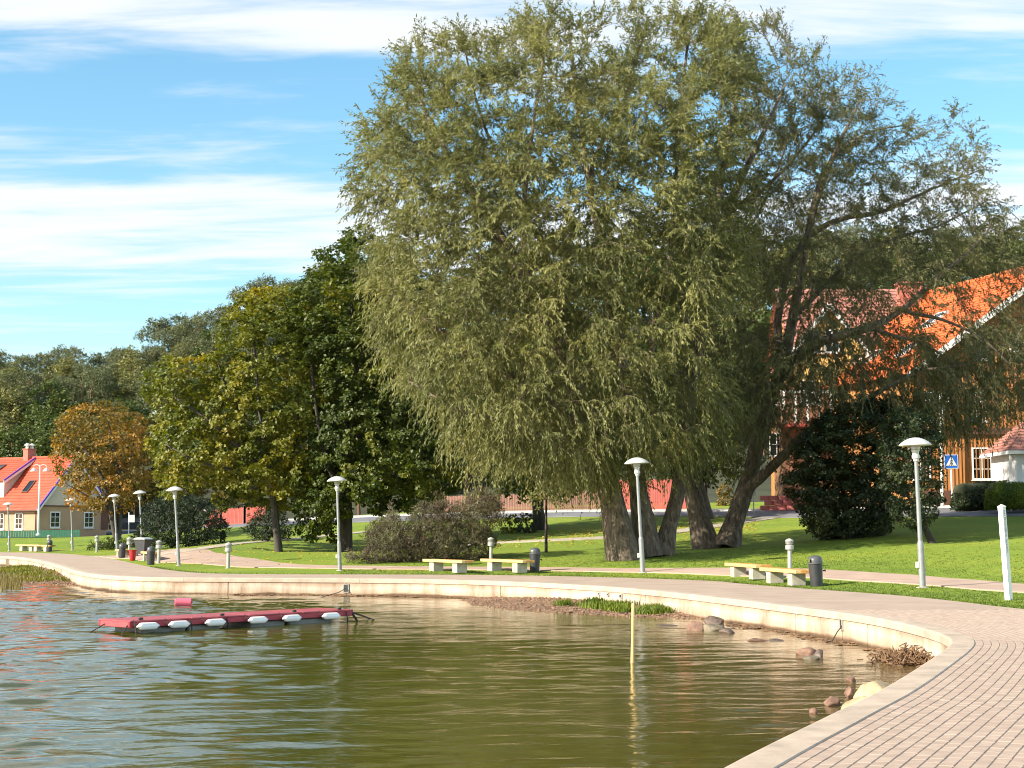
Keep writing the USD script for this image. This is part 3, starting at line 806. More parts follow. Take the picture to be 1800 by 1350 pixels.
def move(prim, loc, rz=0.0, sc=1.0, lean=(0, 0)):
    x = UsdGeom.Xformable(prim).GetOrderedXformOps()
    x[0].Set(Gf.Vec3d(*map(float, loc)))
    x[1].Set(Gf.Vec3f(*map(float, lean), math.degrees(rz)))
    x[2].Set(Gf.Vec3f(*([float(sc)] * 3)))


def make_bollard(label):
    t = thing("bollard_light", label, "bollard light", group="low bollard lights beside the path")
    obj("post", MB().lathe([(0.0, 0), (0.11, 0), (0.11, 0.015), (0.066, 0.02), (0.063, 0.62), (0.0, 0.621)], sides=14).mesh(), M["bollard"], t, smooth=30)
    obj("collar", MB().lathe([(0.0, 0.60), (0.075, 0.60), (0.128, 0.612), (0.13, 0.74), (0.10, 0.755), (0.0, 0.756)], sides=18).mesh(), M["bollard"], t, smooth=30)
    for z in (0.775, 0.815):
        obj("louvre", MB().lathe([(0.0, z), (0.118, z), (0.128, z + .008), (0.128, z + .018), (0.0, z + .022)], sides=18).mesh(), M["bollard"], t, smooth=30)
    obj("lens", MB().lathe([(0.0, 0.75), (0.085, 0.755), (0.085, 0.845), (0.0, 0.846)], sides=16).mesh(), M["bin_lid"], t, smooth=30)
    obj("cap", MB().lathe([(0.0, 0.848), (0.13, 0.85), (0.132, 0.875), (0.10, 0.915), (0.0, 0.955)], sides=18).mesh(), M["bollard"], t, smooth=30)
    return t


bol = [((1388.5, 1001), 946, "grey bollard light behind the right-hand bench beside the bin"), ((863, 987), 944, "grey bollard light behind the two middle benches"),
       ((401, 999), 953, "grey bollard light on the lawn between the third and fourth lamp posts"), ((279, 990.5), 949, "grey bollard light right of the front grey bin and container"),
       ((227, 980), 944, "grey bollard light between the two grey bins, behind the red bin"), ((170, 971), 941, "grey bollard light alone on the lawn below the house gable"), ((85.5, 966), 940, "grey bollard light behind the bin at the leftmost benches")]
proto = None
for b, vt, lab in bol:
    p = hit(*b)
    h = P(b[0], vt, p[1])[2] - p[2]
    if proto is None:
        proto = make_bollard(lab)
        move(proto, p, 0, h / .955)
    else:
        dup(proto, p, 0, lab, scale=h / .955)


def make_bin(label):
    """Round litter bin with a hooded top open on one side (towards -x)."""
    t = thing("litter_bin", label, "litter bin", group="dark grey hooded litter bins along the promenade")
    obj("body", MB().lathe([(0.0, 0.0), (0.165, 0.0), (0.175, 0.02), (0.205, 0.66), (0.212, 0.67), (0.212, 0.70), (0.19, 0.70), (0.17, 0.30), (0.0, 0.29)], sides=28).mesh(), M["bin"], t, smooth=30)
    mb = MB()
    n, k = 24, 8
    ang = np.linspace(math.radians(-128), math.radians(128), n)
    rows = []
    for q in range(k + 1):
        th = q / k * math.pi / 2
        r, z = 0.214 * math.cos(th) ** 0.7, 0.685 + 0.05 + 0.17 * math.sin(th)
        rows.append(np.stack([r * np.cos(ang) + 0.0, r * np.sin(ang), np.full(n, z)], 1))
    rows = [np.column_stack([0.214 * np.cos(ang), 0.214 * np.sin(ang), np.full(n, 0.665)])] + rows
    R_ = np.array(rows)
    inner_ = R_ * [0.9, 0.9, 1] - [0, 0, 0.014]
    i, j = np.meshgrid(np.arange(len(R_) - 1), np.arange(n - 1), indexing="ij")
    q = np.stack([i * n + j, i * n + j + 1, (i + 1) * n + j + 1, (i + 1) * n + j], -1).reshape(-1, 4)
    mb.add(R_.reshape(-1, 3), q)
    mb.add(inner_.reshape(-1, 3), q[:, ::-1])
    for e in (0, n - 1):
        a, b = R_[:, e], inner_[:, e]
        m_ = len(a)
        idx = np.arange(m_ - 1)
        mb.add(np.vstack([a, b]), np.stack([idx, idx + 1, idx + 1 + m_, idx + m_], 1))
    # brow over the opening
    a2 = np.linspace(math.radians(128), math.radians(232), 9)
    br = []
    for z0, rr in ((0.80, .206), (0.845, .185), (0.882, .13), (.90, .06), (.905, 0.0)):
        br.append(np.stack([rr * np.cos(a2), rr * np.sin(a2), np.full(9, z0)], 1))
    B_ = np.array(br)
    i, j = np.meshgrid(np.arange(len(B_) - 1), np.arange(8), indexing="ij")
    mb.add(B_.reshape(-1, 3), np.stack([i * 9 + j, i * 9 + j + 1, (i + 1) * 9 + j + 1, (i + 1) * 9 + j], -1).reshape(-1, 4))
    obj("hood", mb.mesh(), M["bin_top"], t, smooth=50)
    obj("liner", MB().lathe([(0.0, 0.60), (0.185, 0.61), (0.19, 0.69)], sides=20).mesh(), M["dark_metal"], t)
    obj("rim", MB().lathe([(0.2, 0.655), (0.226, 0.66), (0.226, 0.69), (0.205, 0.695)], sides=28).mesh(), M["bin_top"], t, smooth=30)
    mb = MB().tube([(0.20, -0.05, 0.45), (0.26, -0.05, 0.45)], 0.02, 6)
    obj("lock_bracket", mb.box((0.265, -0.05, 0.45), (0.02, 0.06, 0.07)).mesh(), M["dark_metal"], t)
    return t


bins = [((1436, 1031), 976, 0.0, "dark grey hooded litter bin at the end of the right-hand benches"), ((940, 1005), 962.5, 0.0, "dark grey hooded litter bin at the end of the middle benches"),
        ((265, 993), 960.5, -0.3, "dark grey hooded litter bin in front of the wheeled container"), ((214.5, 982), 955, -0.3, "dark grey hooded litter bin left of the small red bin"),
        ((87, 970), 949, 0.0, "dark grey hooded litter bin at the leftmost benches")]
proto = None
for b, vt, rz, lab in bins:
    p = hit(*b)
    h = P(b[0], vt, p[1])[2] - p[2]
    ln = (0, math.degrees(-0.055)) if b[0] > 1000 else (0, 0)
    if proto is None:
        proto = make_bin(lab)
        move(proto, p, rz, h / .905, ln)
    else:
        dup(proto, p, rz, lab, scale=h / .905, lean=ln)


def make_bench(label, L=3.1, D=0.52):
    t = thing("bench", label, "bench", group="plank benches on concrete feet facing the lake")
    for k in range(3):
        mb = MB().cbox(((k - 1) * D / 3, 0, 0.405), (D / 3 - 0.008, L, 0.10), 0.008)
        obj("plank", mb.mesh(), M["bench_wood_pale" if k == 0 else "bench_wood"], t)
    for y in (-0.92, 0.92):
        obj("foot", MB().cbox((0, y, 0.175), (0.42, 0.36, 0.355), 0.012).mesh(), M["concrete"], t)
    return t


def px_bench(u0, v0, dirv):
    """Bench whose near front foot's lower corner is at the pixel; dirv: along the bench, away from the camera."""
    p = hit(u0, v0)
    rz = math.atan2(dirv[1], dirv[0]) - math.pi / 2
    return p, rz


benches = [((1323, 1021.5), (-0.17, 0.985), "yellow plank bench right of the lamp post, farther of its pair"), ((1392, 1030.5), (-0.17, 0.985), "yellow plank bench next to the right-hand bin, nearer of its pair"),
           ((803, 1009.0), (-0.50, 0.866), "left of the two middle plank benches, in front of the sprawling juniper"), ((909, 1009.0), (-0.50, 0.866), "plank bench beside the middle litter bin"),
           ((262, 988.5), (-0.36, 0.93), "plank bench beside the front bin and the red bin"), ((213.5, 981.5), (-0.36, 0.93), "plank bench partly hidden behind the bin left of the red bin"),
           ((64, 970), (-0.75, 0.66), "left of the two distant plank benches at the far bend"), ((81, 970), (-0.75, 0.66), "right of the two distant plank benches, touching their bin")]
proto = None
for (u0, v0), d, lab in benches:
    p, rz = px_bench(u0, v0, d)
    # the foot whose corner was measured lies 0.92 m nearer than the centre, on the water side
    cx, sx = math.cos(rz), math.sin(rz)
    off = np.array([-0.21, -1.10])
    c0 = np.array([p[0] - (cx * off[0] - sx * off[1]), p[1] - (sx * off[0] + cx * off[1])])
    z = max(float(H(*c0)), 0.0)
    if proto is None:
        proto = make_bench(lab)
        move(proto, (c0[0], c0[1], z), rz)
    else:
        dup(proto, (c0[0], c0[1], z), rz, lab)

# wheeled container with a pale lid
p = hit(251, 977)
t = thing("wheeled_container", "dark wheeled rubbish container with pale grey lid, behind the front litter bin", "rubbish container", p, rotz=-0.5, scale=(.66, .66, .84))
mb = MB()
mb.add(np.array([[-.42, -.35, .12], [.42, -.35, .12], [.42, .35, .12], [-.42, .35, .12], [-.55, -.42, 1.0], [.55, -.42, 1.0], [.55, .42, 1.0], [-.55, .42, 1.0]]),
       [[3, 2, 1, 0], [4, 5, 6, 7], [0, 1, 5, 4], [1, 2, 6, 5], [2, 3, 7, 6], [3, 0, 4, 7]])
obj("body", mb.mesh(), M["bin"], t)
obj("rim", MB().cbox((0, 0, 1.01), (1.2, .92, .07), .015).mesh(), M["bin"], t)
mb = MB()
a = np.linspace(0, math.pi, 9)
prof = np.stack([0.62 * -np.cos(a), 1.05 + 0.13 * np.sin(a)], 1)
v = np.vstack([np.column_stack([prof[:, 0], np.full(9, y), prof[:, 1]]) for y in (-.49, .49)])
f = [[k, k + 1, k + 10, k + 9] for k in range(8)] + [[0, 9, 17, 8]]
mb.add(v, f)
for o in (0, 9):
    mb.add(v[o:o + 9], [[0, k, k + 1] for k in range(1, 8)])
obj("lid", mb.mesh(), M["bin_lid"], t)
for x in (-.36, .36):
    for y in (-.3, .3):
        obj("wheel", MB().tube([(x, y - .03, .08), (x, y + .03, .08)], .08, 10).mesh(), M["dark_metal"], t)

# small red bin
p = hit(233, 986)
t = thing("red_bin", "small red tapered bin between the two grey litter bins", "bin", p)
obj("bucket", MB().lathe([(0, 0), (.13, 0), (.19, .52), (.2, .53), (.18, .53), (.13, .05), (0, .05)], sides=18).mesh(), M["red_bin"], t, smooth=30)
obj("rim", MB().lathe([(.185, .515), (.215, .52), (.215, .55), (.185, .555)], sides=18).mesh(), M["red_bin"], t, smooth=30)
mb = MB()
aa = np.linspace(0, math.pi, 9)
mb.tube([(0.2 * math.cos(q), 0.02, .53 + .1 * math.sin(q)) for q in aa], .008, 5)
obj("handle", mb.mesh(), M["galv"], t)

# white square pole with lettering down its faces
p = hit(1773.5, 1055)
h, a = lean_of(p, 1755.5, 886)
t = thing("lettered_pole", "white square pole with lettering down its side by the right edge", "pole", p, rotz=0.62, lean=(0, math.degrees(a)))
w = 0.062
mb = MB()
hz = h - 0.075
v = [(-w, -w, 0), (w, -w, 0), (w, w, 0), (-w, w, 0), (-w, -w, hz), (w, -w, hz), (w, w, hz), (-w, w, hz)]
mb.add(v, [[3, 2, 1, 0], [0, 1, 5, 4], [1, 2, 6, 5], [2, 3, 7, 6], [3, 0, 4, 7], [4, 5, 6, 7]])
obj("shaft", mb.mesh(), M["white_paint"], t)
q = w + 0.008
mb = MB().add([(-q, -q, hz + .001), (q, -q, hz + .001), (q, q, hz + .001), (-q, q, hz + .001), (-q, -q, hz + .02), (q, -q, hz + .02), (q, q, hz + .02), (-q, q, hz + .02), (0, 0, h)],
              [[3, 2, 1, 0], [0, 1, 5, 4], [1, 2, 6, 5], [2, 3, 7, 6], [3, 0, 4, 7]])
mb.add([(-q, -q, hz + .02), (q, -q, hz + .02), (q, q, hz + .02), (-q, q, hz + .02), (0, 0, h)], [[0, 1, 4], [1, 2, 4], [2, 3, 4], [3, 0, 4]])
obj("cap", mb.mesh(), M["white_paint"], t)
tm = meshkit.text_mesh("MAY PEACE PREVAIL ON EARTH", 0.055, 0.003, bold=False)
tv = np.array(tm.vertices)
tv[:, 0] *= 0.95 / np.ptp(tv[:, 0])
# reading downwards on the +x... face turned to the camera: text x -> -z, text y -> along the face
fv = np.column_stack([-tv[:, 1] * 0 + (tv[:, 1] - 0.027), np.full(len(tv), -w - 0.0005) - tv[:, 2], hz - 0.06 - tv[:, 0]])
face = obj("lettering", (fv, np.array(tm.faces)), M["letter"], t)
tv2 = np.column_stack([np.full(len(tv), w + 0.0005) + tv[:, 2], (tv[:, 1] - 0.027), hz - 0.06 - tv[:, 0]])
obj("lettering", (tv2, np.array(tm.faces)), M["letter"], t)

# pedestrian crossing sign
p = hit(1674.5, 897)
h, a = lean_of(p, 1671, 799)
t = thing("crossing_sign", "blue square pedestrian crossing sign on a white pole beside the hedge", "road sign", p, lean=(0, math.degrees(a)))
k = p[1] / F
sw = 25 * k
obj("post", MB().lathe([(0.0, 0), (.05, 0), (.05, h - .02), (0, h - .015)], sides=12).mesh(), M["white_paint"], t, smooth=30)
zc = h - sw / 2 - 0.0
obj("panel", MB().cbox((0, -.07, zc), (sw, .02, sw), .006).mesh(), M["sign_blue"], t)
mb = MB()
b2, th = sw / 2, sw * .035
for cx_, cz_, sx_, sz_ in ((0, b2 - th, sw - .01, th), (0, -b2 + th, sw - .01, th), (-b2 + th, 0, th, sw - 3 * th), (b2 - th, 0, th, sw - 3 * th)):
    mb.box((cx_, -.0815, zc + cz_), (sx_, .004, sz_))
obj("border", mb.mesh(), M["white_paint"], t)


def flat_ext(poly, y, t_=0.004):
    m_ = trimesh.creation.extrude_polygon(poly, t_, engine="earcut")
    v_ = np.array(m_.vertices)
    return np.column_stack([v_[:, 0], y - v_[:, 2], v_[:, 1] + zc]), np.array(m_.faces)[:, ::-1]


tri = Polygon([(-.38 * sw, -.30 * sw), (.38 * sw, -.30 * sw), (0, .40 * sw)])
obj("white_triangle", flat_ext(tri, -.0805), M["white_paint"], t)
fig = [Polygon([(math.cos(q) * .045 * sw + .0 * sw, math.sin(q) * .045 * sw + .20 * sw) for q in np.linspace(0, 6.283, 10)[:-1]]),
       LineString([(0, .14 * sw), (-.01 * sw, -.04 * sw), (.07 * sw, -.14 * sw), (.09 * sw, -.22 * sw)]).buffer(.028 * sw), LineString([(-.01 * sw, -.04 * sw), (-.07 * sw, -.14 * sw), (-.11 * sw, -.2 * sw)]).buffer(.028 * sw),
       LineString([(.0, .12 * sw), (.08 * sw, .03 * sw)]).buffer(.02 * sw), LineString([(.0, .12 * sw), (-.08 * sw, .02 * sw)]).buffer(.02 * sw)]
mb = MB()
mb.add(*flat_ext(shapely.union_all(fig).buffer(0), -.0850))
for q in range(5):
    mb.add(*flat_ext(Polygon([((-.30 + .13 * q) * sw, -.285 * sw), ((-.24 + .13 * q) * sw, -.285 * sw), ((-.22 + .12 * q) * sw, -.235 * sw), ((-.27 + .12 * q) * sw, -.235 * sw)]), -.0850))
obj("walking_figure", mb.mesh(), M["dark_metal"], t)

# small information sign and dark car far left
p = hit(226, 936, 60, 190)
p = np.array([P(226, 936, 145)[0], 145.0, P(226, 936, 145)[2]])
t = thing("notice_board", "small white notice board on a post beside the parked dark car", "sign", p)
obj("post", MB().tube([(0, 0, -.6), (0, 0, 1.9)], .05, 8).mesh(), M["white_paint"], t)
obj("panel", MB().cbox((.25, -.07, 1.3), (.62, .03, .68), .008).mesh(), M["white_paint"], t)
mb = MB()
rr = np.random.default_rng(3)
for q in range(5):
    mb.box((.25, -.0875, 1.52 - q * .1), (.3 + .15 * rr.random(), .004, .03))
obj("print_lines", mb.mesh(), M["bollard"], t)


def make_car(loc, rz, label):
    t = thing("parked_car", label, "car", loc, rotz=rz)
    prof = [(-2.1, .30), (-2.15, .62), (-2.0, .86), (-1.45, .93), (-.85, 1.38), (.75, 1.43), (1.55, 1.0), (2.1, .86), (2.15, .45), (2.05, .28)]
    mb = MB()
    n = len(prof)
    v = np.array([(x, y * (1.0 if z < 1.0 else .82), z) for y in (-.86, .86) for x, z in prof])
    mb.add(v, [[k, k + 1, n + k + 1, n + k] for k in range(n - 1)] + [[n - 1, 0, n, 2 * n - 1]])
    mb.add(v[:n], [[0, k, k + 1] for k in range(1, n - 1)])
    mb.add(v[n:], [[0, k + 1, k] for k in range(1, n - 1)])
    obj("body", mb.mesh(), M["car_paint"], t)
    for y in (-1, 1):
        obj("side_window", MB().add([(-1.2, y * .80, .98), (1.2, y * .80, 1.02), (.7, y * .735, 1.36), (-.75, y * .735, 1.33)], [[0, 1, 2, 3]]).mesh(), M["glass"], t)
        for x in (-1.3, 1.3):
            w_ = obj("wheel", MB().tube([(x, y * .70, .31), (x, y * .885, .31)], .31, 18).mesh(), M["rope"], t)
            obj("rim", MB().tube([(x, y * .88, .31), (x, y * .9, .31)], .19, 12).mesh(), M["galv"], w_)
    obj("windscreen", MB().add([(-1.38, -.72, .97), (-1.38, .72, .97), (-.88, .66, 1.36), (-.88, -.66, 1.36)], [[0, 1, 2, 3]]).mesh(), M["glass"], t)
    obj("headlight", MB().cbox((-2.12, -.6, .68), (.06, .34, .14), .02).mesh(), M["bin_lid"], t)
    obj("headlight", MB().cbox((-2.12, .6, .68), (.06, .34, .14), .02).mesh(), M["bin_lid"], t)
    return t


c0 = P(231, 936, 150)
make_car(c0, 0.25, "dark parked car half hidden beyond the rust-leaved tree")

# twin-headed street lamps
def twin_lamp(u, vb, vt, Y, label, arm=0.55, group=None):
    p = P(u, vb, Y)
    h = P(u, vt, Y)[2] - p[2]
    t = thing("street_lamp", label, "street lamp", p)
    obj("post", MB().lathe([(0, 0), (.2, 0), (.2, .12), (.10, .16), (.085, h * .45), (.06, h), (0, h)], sides=12).mesh(), M["white_paint"], t, smooth=30)
    for s_ in (-1, 1):
        mb = MB().tube([(0, 0, h - .05), (s_ * arm * .6, 0, h + .10), (s_ * arm, 0, h - .05), (s_ * arm, 0, h - .25)], .03, 6)
        obj("arm", mb.mesh(), M["white_paint"], t)
        obj("lamp_head", MB().lathe([(0, 0), (.30, 0), (.31, .03), (.20, .2), (.08, .30), (0, .31)], (s_ * arm, 0, h - .55), 16).mesh(), M["lamp_white"], t, smooth=40)
    return t


twin_lamp(67, 941, 818, 137, "white twin-headed street lamp standing at the corner of the red-roofed house")
twin_lamp(1657, 893, 690, 87, "white twin-headed street lamp left of the crossing sign, half hidden by willow leaves", .6)
p = hit(1325, 906)
t = thing("marker_post", "short pale post with a small plate between the right-hand willow stems", "post", p)
obj("post", MB().tube([(0, 0, 0), (0, 0, 1.55)], .035, 8).mesh(), M["bollard"], t)
obj("plate", MB().cbox((0, -.045, 1.35), (.3, .02, .35), .004).mesh(), M["bollard"], t)

# ------------------------------------------------------------------ things in the water
A0 = np.array([-7.86, 31.9])
dirp, nrp = np.array([0.672, 0.740]), np.array([-0.740, 0.672])
rz = math.atan2(dirp[1], dirp[0])
pt = thing("pontoon", "long red floating pontoon with white fenders moored in the bay", "pontoon", (A0[0], A0[1], WATER + .03), rotz=rz)
LP, WP = 6.15, 1.15
nsec = 4
for k in range(nsec):
    x0, x1 = k * LP / nsec + .012, (k + 1) * LP / nsec - .012
    obj("deck_panel", MB().cbox(((x0 + x1) / 2, WP / 2, .225), (x1 - x0, WP, .03), .006).mesh(), M["red_deck"], pt)
obj("front_beam", MB().cbox((LP / 2, .03, .152), (LP, .05, .115), .008).mesh(), M["red_paint"], pt)
obj("back_beam", MB().cbox((LP / 2, WP - .03, .152), (LP, .05, .115), .008).mesh(), M["red_paint"], pt)
obj("end_beam", MB().cbox((.03, WP / 2, .152), (.05, WP - .12, .115), .008).mesh(), M["red_deck"], pt)
obj("end_beam", MB().cbox((LP - .03, WP / 2, .152), (.05, WP - .12, .115), .008).mesh(), M["red_deck"], pt)
for x0, x1 in ((.35, 1.45), (1.50, 2.35), (3.15, 4.15), (4.25, 5.55)):
    obj("float", MB().cbox(((x0 + x1) / 2, WP / 2, -.02), (x1 - x0, WP - .12, .22), .03).mesh(), M["float"], pt)
for u in (263, 317, 380, 454, 513, 581):
    # where along the front edge does this column of the picture meet it
    sx = (u - 900) / F
    x = (sx * A0[1] - A0[0]) / (dirp[0] - sx * dirp[1])
    L_ = .21
    mb = MB()
    prof = [(0, -L_ - .07), (.02, -L_ - .06), (.03, -L_ - .03), (.06, -L_), (.078, -L_ + .05), (.078, L_ - .05), (.06, L_), (.03, L_ + .03), (.02, L_ + .06), (0, L_ + .07)]
    mb.lathe(prof, sides=14)
    v, f = mb.mesh()
    v = np.column_stack([v[:, 2], v[:, 0], v[:, 1]]) + [x, -.078, .12]
    obj("fender", (v, f), M["fender"], pt, smooth=40)
    obj("fender_rope", MB().tube([(x - L_ - .06, -.08, .12), (x - L_ - .08, -.03, .2), (x - L_ - .08, .03, .255)], .008, 5).mesh(), M["rope"], pt)
for x in (.3, 2.38, 4.4, 5.75):
    obj("cleat", MB().cbox((x, .05, .27), (.10, .05, .05), .01).mesh(), M["rope"], pt)
for x, y in ((1.48, -.04), (2.45, -.02), (.1, -.03), (5.9, -.02)):
    obj("chain", MB().tube([(x, y, .2), (x + .02, y - .03, .05), (x + .05, y - .02, -.2)], .016, 5).mesh(), M["rope"], pt)
mr = MB()
mr.tube([(.02, WP * .8, .15), (-.25, WP * .8, .02), (-.6, WP * .7, -.1)], .012, 5)
mr.tube([(.02, .1, .15), (-.2, -.05, .0), (-.35, -.2, -.15)], .014, 5)
obj("mooring_rope", mr.mesh(), M["rope"], pt)
mr = MB()
mr.tube([(LP, .2, .2), (LP + .3, .1, .1), (LP + .75, -.1, -.08)], .012, 5)
mr.tube([(LP, .5, .18), (LP + .35, .4, .12), (LP + .9, .3, -.06)], .010, 5)
mr.tube([(LP - .05, .05, .2), (LP + .05, -.05, .0), (LP + .1, -.1, -.2)], .03, 6)
obj("mooring_rope", mr.mesh(), M["rope"], pt)

bp = G(322, 1066, WATER)
t = thing("mooring_buoy", "pink-red cylindrical buoy floating behind the pontoon", "buoy", (bp[0], bp[1], WATER + .035), rotz=0.15)
mb = MB()
pr = [(0, -.23), (.09, -.23), (.11, -.215), (.115, -.19), (.115, .19), (.11, .215), (.09, .23), (0, .23)]
mb.lathe(pr, sides=22)
v, f = mb.mesh()
obj("drum", (np.column_stack([v[:, 2], v[:, 0], v[:, 1] + .085]), f), M["buoy"], t, smooth=40)
for s_ in (-1, 1):
    mb = MB().lathe([(0, 0), (.03, 0), (.03, .02), (0, .02)], sides=10)
    v, f = mb.mesh()
    obj("end_cap", (np.column_stack([s_ * (v[:, 2] + .231), v[:, 0], v[:, 1] + .085]), f), M["rope"], t)

sp = G(1111.5, 1165, WATER)
sh_, sa = lean_of((sp[0], sp[1], WATER), 1113, 1060)
t = thing("wooden_stake", "thin yellow wooden stake standing in the water in front of the quay wall", "stake", (sp[0], sp[1], WATER), lean=(0, math.degrees(sa)))
obj("stick", MB().lathe([(0, -.8), (.03, -.8), (.029, 0), (.026, .5), (.027, sh_ - .02), (.02, sh_), (0, sh_)], sides=9).mesh(), M["stake"], t, smooth=40)


def rock(seed, size, sub=3, rough=0.28, blunt=0.0):
    m_ = trimesh.creation.icosphere(sub)
    v = np.array(m_.vertices)
    n = meshkit.fbm(v * 1.1 + seed * 7.3, 4, seed)
    v = v * (1 + rough * (n[:, None] - .5) * 2.0)
    r2 = np.random.default_rng(seed)
    for _ in range(10):                       # flat facets like split boulders
        d = r2.normal(size=3)
        d /= np.linalg.norm(d)
        k = v @ d - r2.uniform(.55, .85)
        v = v - np.clip(k, 0, None)[:, None] * d * .85
    return v * np.array(size), np.array(m_.faces)


stones = [
    (1562, 1213, 17.0, (.34, .42, .40), -.40, "stone_pale", "large pale yellow boulder at the foot of the near kerb"),
    (1515, 1236, 15.6, (.24, .30, .34), -.37, "stone_pale", "pale rounded boulder beside the largest one, half behind the near kerb"),
    (1500, 1240, 15.0, (.12, .14, .2), -.42, "stone_pale", "small pale stone against the kerb, in front of the two pale boulders"),
    (1466, 1241, 0, (.11, .12, .10), -.52, "stone_red", "small reddish stone in the water left of the pale boulders"),
    (1494, 1228, 0, (.06, .09, .10), -.50, "stone_red", "tiny pinkish stone touching the pale boulder"),
    (1431, 1256, 0, (.055, .07, .075), -.55, "stone_red", "lowest brown stone in the water, by the near kerb"),
    (1498, 1198, 0, (.07, .09, .07), -.55, "stone_red", "small brown stone alone in the water behind the boulders"),
    (1421, 1152, 0, (.19, .22, .13), -.54, "stone_red", "reddish stone, left of the three lying together in open water"),
    (1440, 1154, 0, (.10, .14, .11), -.53, "stone_dark", "dark brown stone, right of the three lying together in open water"),
    (1428, 1160, 0, (.16, .14, .07), -.55, "stone_grey", "low grey stone in front of the three lying together"),
    (1334, 1127, 0, (.26, .30, .07), -.56, "stone_red", "low flat reddish stone barely above the water"),
    (1368, 1127, 0, (.16, .2, .055), -.56, "stone_dark", "low flat dark stone next to the flat reddish one"),
    (1226, 1108, 0, (.22, .3, .17), -.53, "stone_red", "red stone at the end of the gravel bank"),
    (1256, 1109, 0, (.30, .32, .14), -.52, "stone_grey", "long grey-brown stone lying in front of the red one"),
    (1281, 1113, 0, (.19, .22, .10), -.55, "stone_dark", "dark wet stone at the right end of the stone heap"),
    (1259, 1098, 0, (.26, .3, .16), -.50, "stone_dark", "dark stone behind the heap at the end of the gravel bank"),
    (1170, 1101, 0, (.34, .3, .05), -.565, "stone_dark", "low dark stone just breaking the water in front of the gravel bank"),
]
for k, (u, v, Y, size, z, m_, lab) in enumerate(stones):
    p = P(u, v, Y) if Y else G(u, v, WATER)
    rv, rf = rock(k + 3, size, 3)
    obj("stone", (rv + np.array([p[0], p[1] + size[1] * .6, z]), rf), M[m_], smooth=True, label=lab, cat="stone", group="stones in the shallow water")


def bank(pts, name, zt, width, seed):
    """A low bank of gravel along the wall: crest height zt, falling under the water."""
    ss = np.array([s_of(u, v) for u, v in pts])
    s = np.linspace(ss.min(), ss.max(), 90)
    q = (s - s.min()) / (s.max() - s.min())
    env = np.clip(np.sin(q * math.pi), 0, 1) ** .6
    o = np.linspace(-1, 0.02, 26)
    offs = o[None, :] * (width * env[:, None] + .05)
    p = np.array([at_s(s, 0)[:, k] for k in (0, 1)]).T
    nn = at_s(s, 1.0) - p
    xy = p[:, None] + nn[:, None] * offs[..., None]
    hgt = WATER - .08 + (zt - WATER + .08) * env[:, None] * np.clip(1 + o[None, :] * 1.0, 0, 1) ** .8
    hgt = hgt + .06 * (meshkit.fbm(np.concatenate([xy * 5, np.zeros(xy.shape[:2] + (1,))], -1), 4, seed) - .5)
    v = np.concatenate([xy, hgt[..., None]], -1)
    n_, k = v.shape[:2]
    i, j = np.meshgrid(np.arange(n_ - 1), np.arange(k - 1), indexing="ij")
    f = np.stack([i * k + j, i * k + j + 1, (i + 1) * k + j + 1, (i + 1) * k + j], -1).reshape(-1, 4)
    obj(name, (v.reshape(-1, 3), f), M["gravel"], smooth=True, kind="structure")
    return v


bank1 = bank([(800, 1019.5), (1255, 1049)], "gravel_bank", -.40, 3.7, 1)
bank2 = bank([(38, 980), (138, 1005)], "gravel_bank", -.30, 5.0, 2)


def scatter_pebbles(v, n, size, seed, mat_, name, label, zoff=0.0):
    r = np.random.default_rng(seed)
    P_ = v.reshape(-1, 3)
    P_ = P_[P_[:, 2] > WATER - .02]
    c = P_[r.integers(0, len(P_), n)] + r.normal(0, [.09, .09, .0], (n, 3))
    base = np.array([[1, 0, 0], [-1, 0, 0], [0, 1, 0], [0, -1, 0], [0, 0, 1], [0, 0, -1]], float)
    fo = np.array([[0, 2, 4], [2, 1, 4], [1, 3, 4], [3, 0, 4], [2, 0, 5], [1, 2, 5], [3, 1, 5], [0, 3, 5]])
    sz = r.uniform(.5, 1.4, (n, 1, 3)) * np.array(size)
    th = r.uniform(0, 6.28, n)
    ct, st = np.cos(th)[:, None], np.sin(th)[:, None]
    b = base[None] * sz
    b = np.stack([b[..., 0] * ct - b[..., 1] * st, b[..., 0] * st + b[..., 1] * ct, b[..., 2]], -1)
    V = (c[:, None] + [0, 0, zoff] + b).reshape(-1, 3)
    Fc = (np.arange(n)[:, None, None] * 6 + fo[None]).reshape(-1, 3)
    return obj(name, (V, Fc), mat_, label=label, cat="pebbles" if "pebble" in name else "weed", kind="stuff")


scatter_pebbles(bank1, 2600, (.06, .05, .03), 4, M["pebble"], "bank_pebbles", "brown pebbles and wrack on the gravel bank below the quay wall")
scatter_pebbles(bank2, 1200, (.09, .07, .05), 5, M["pebble"], "bank_pebbles", "brown stones and wrack on the far left bank at the bend")


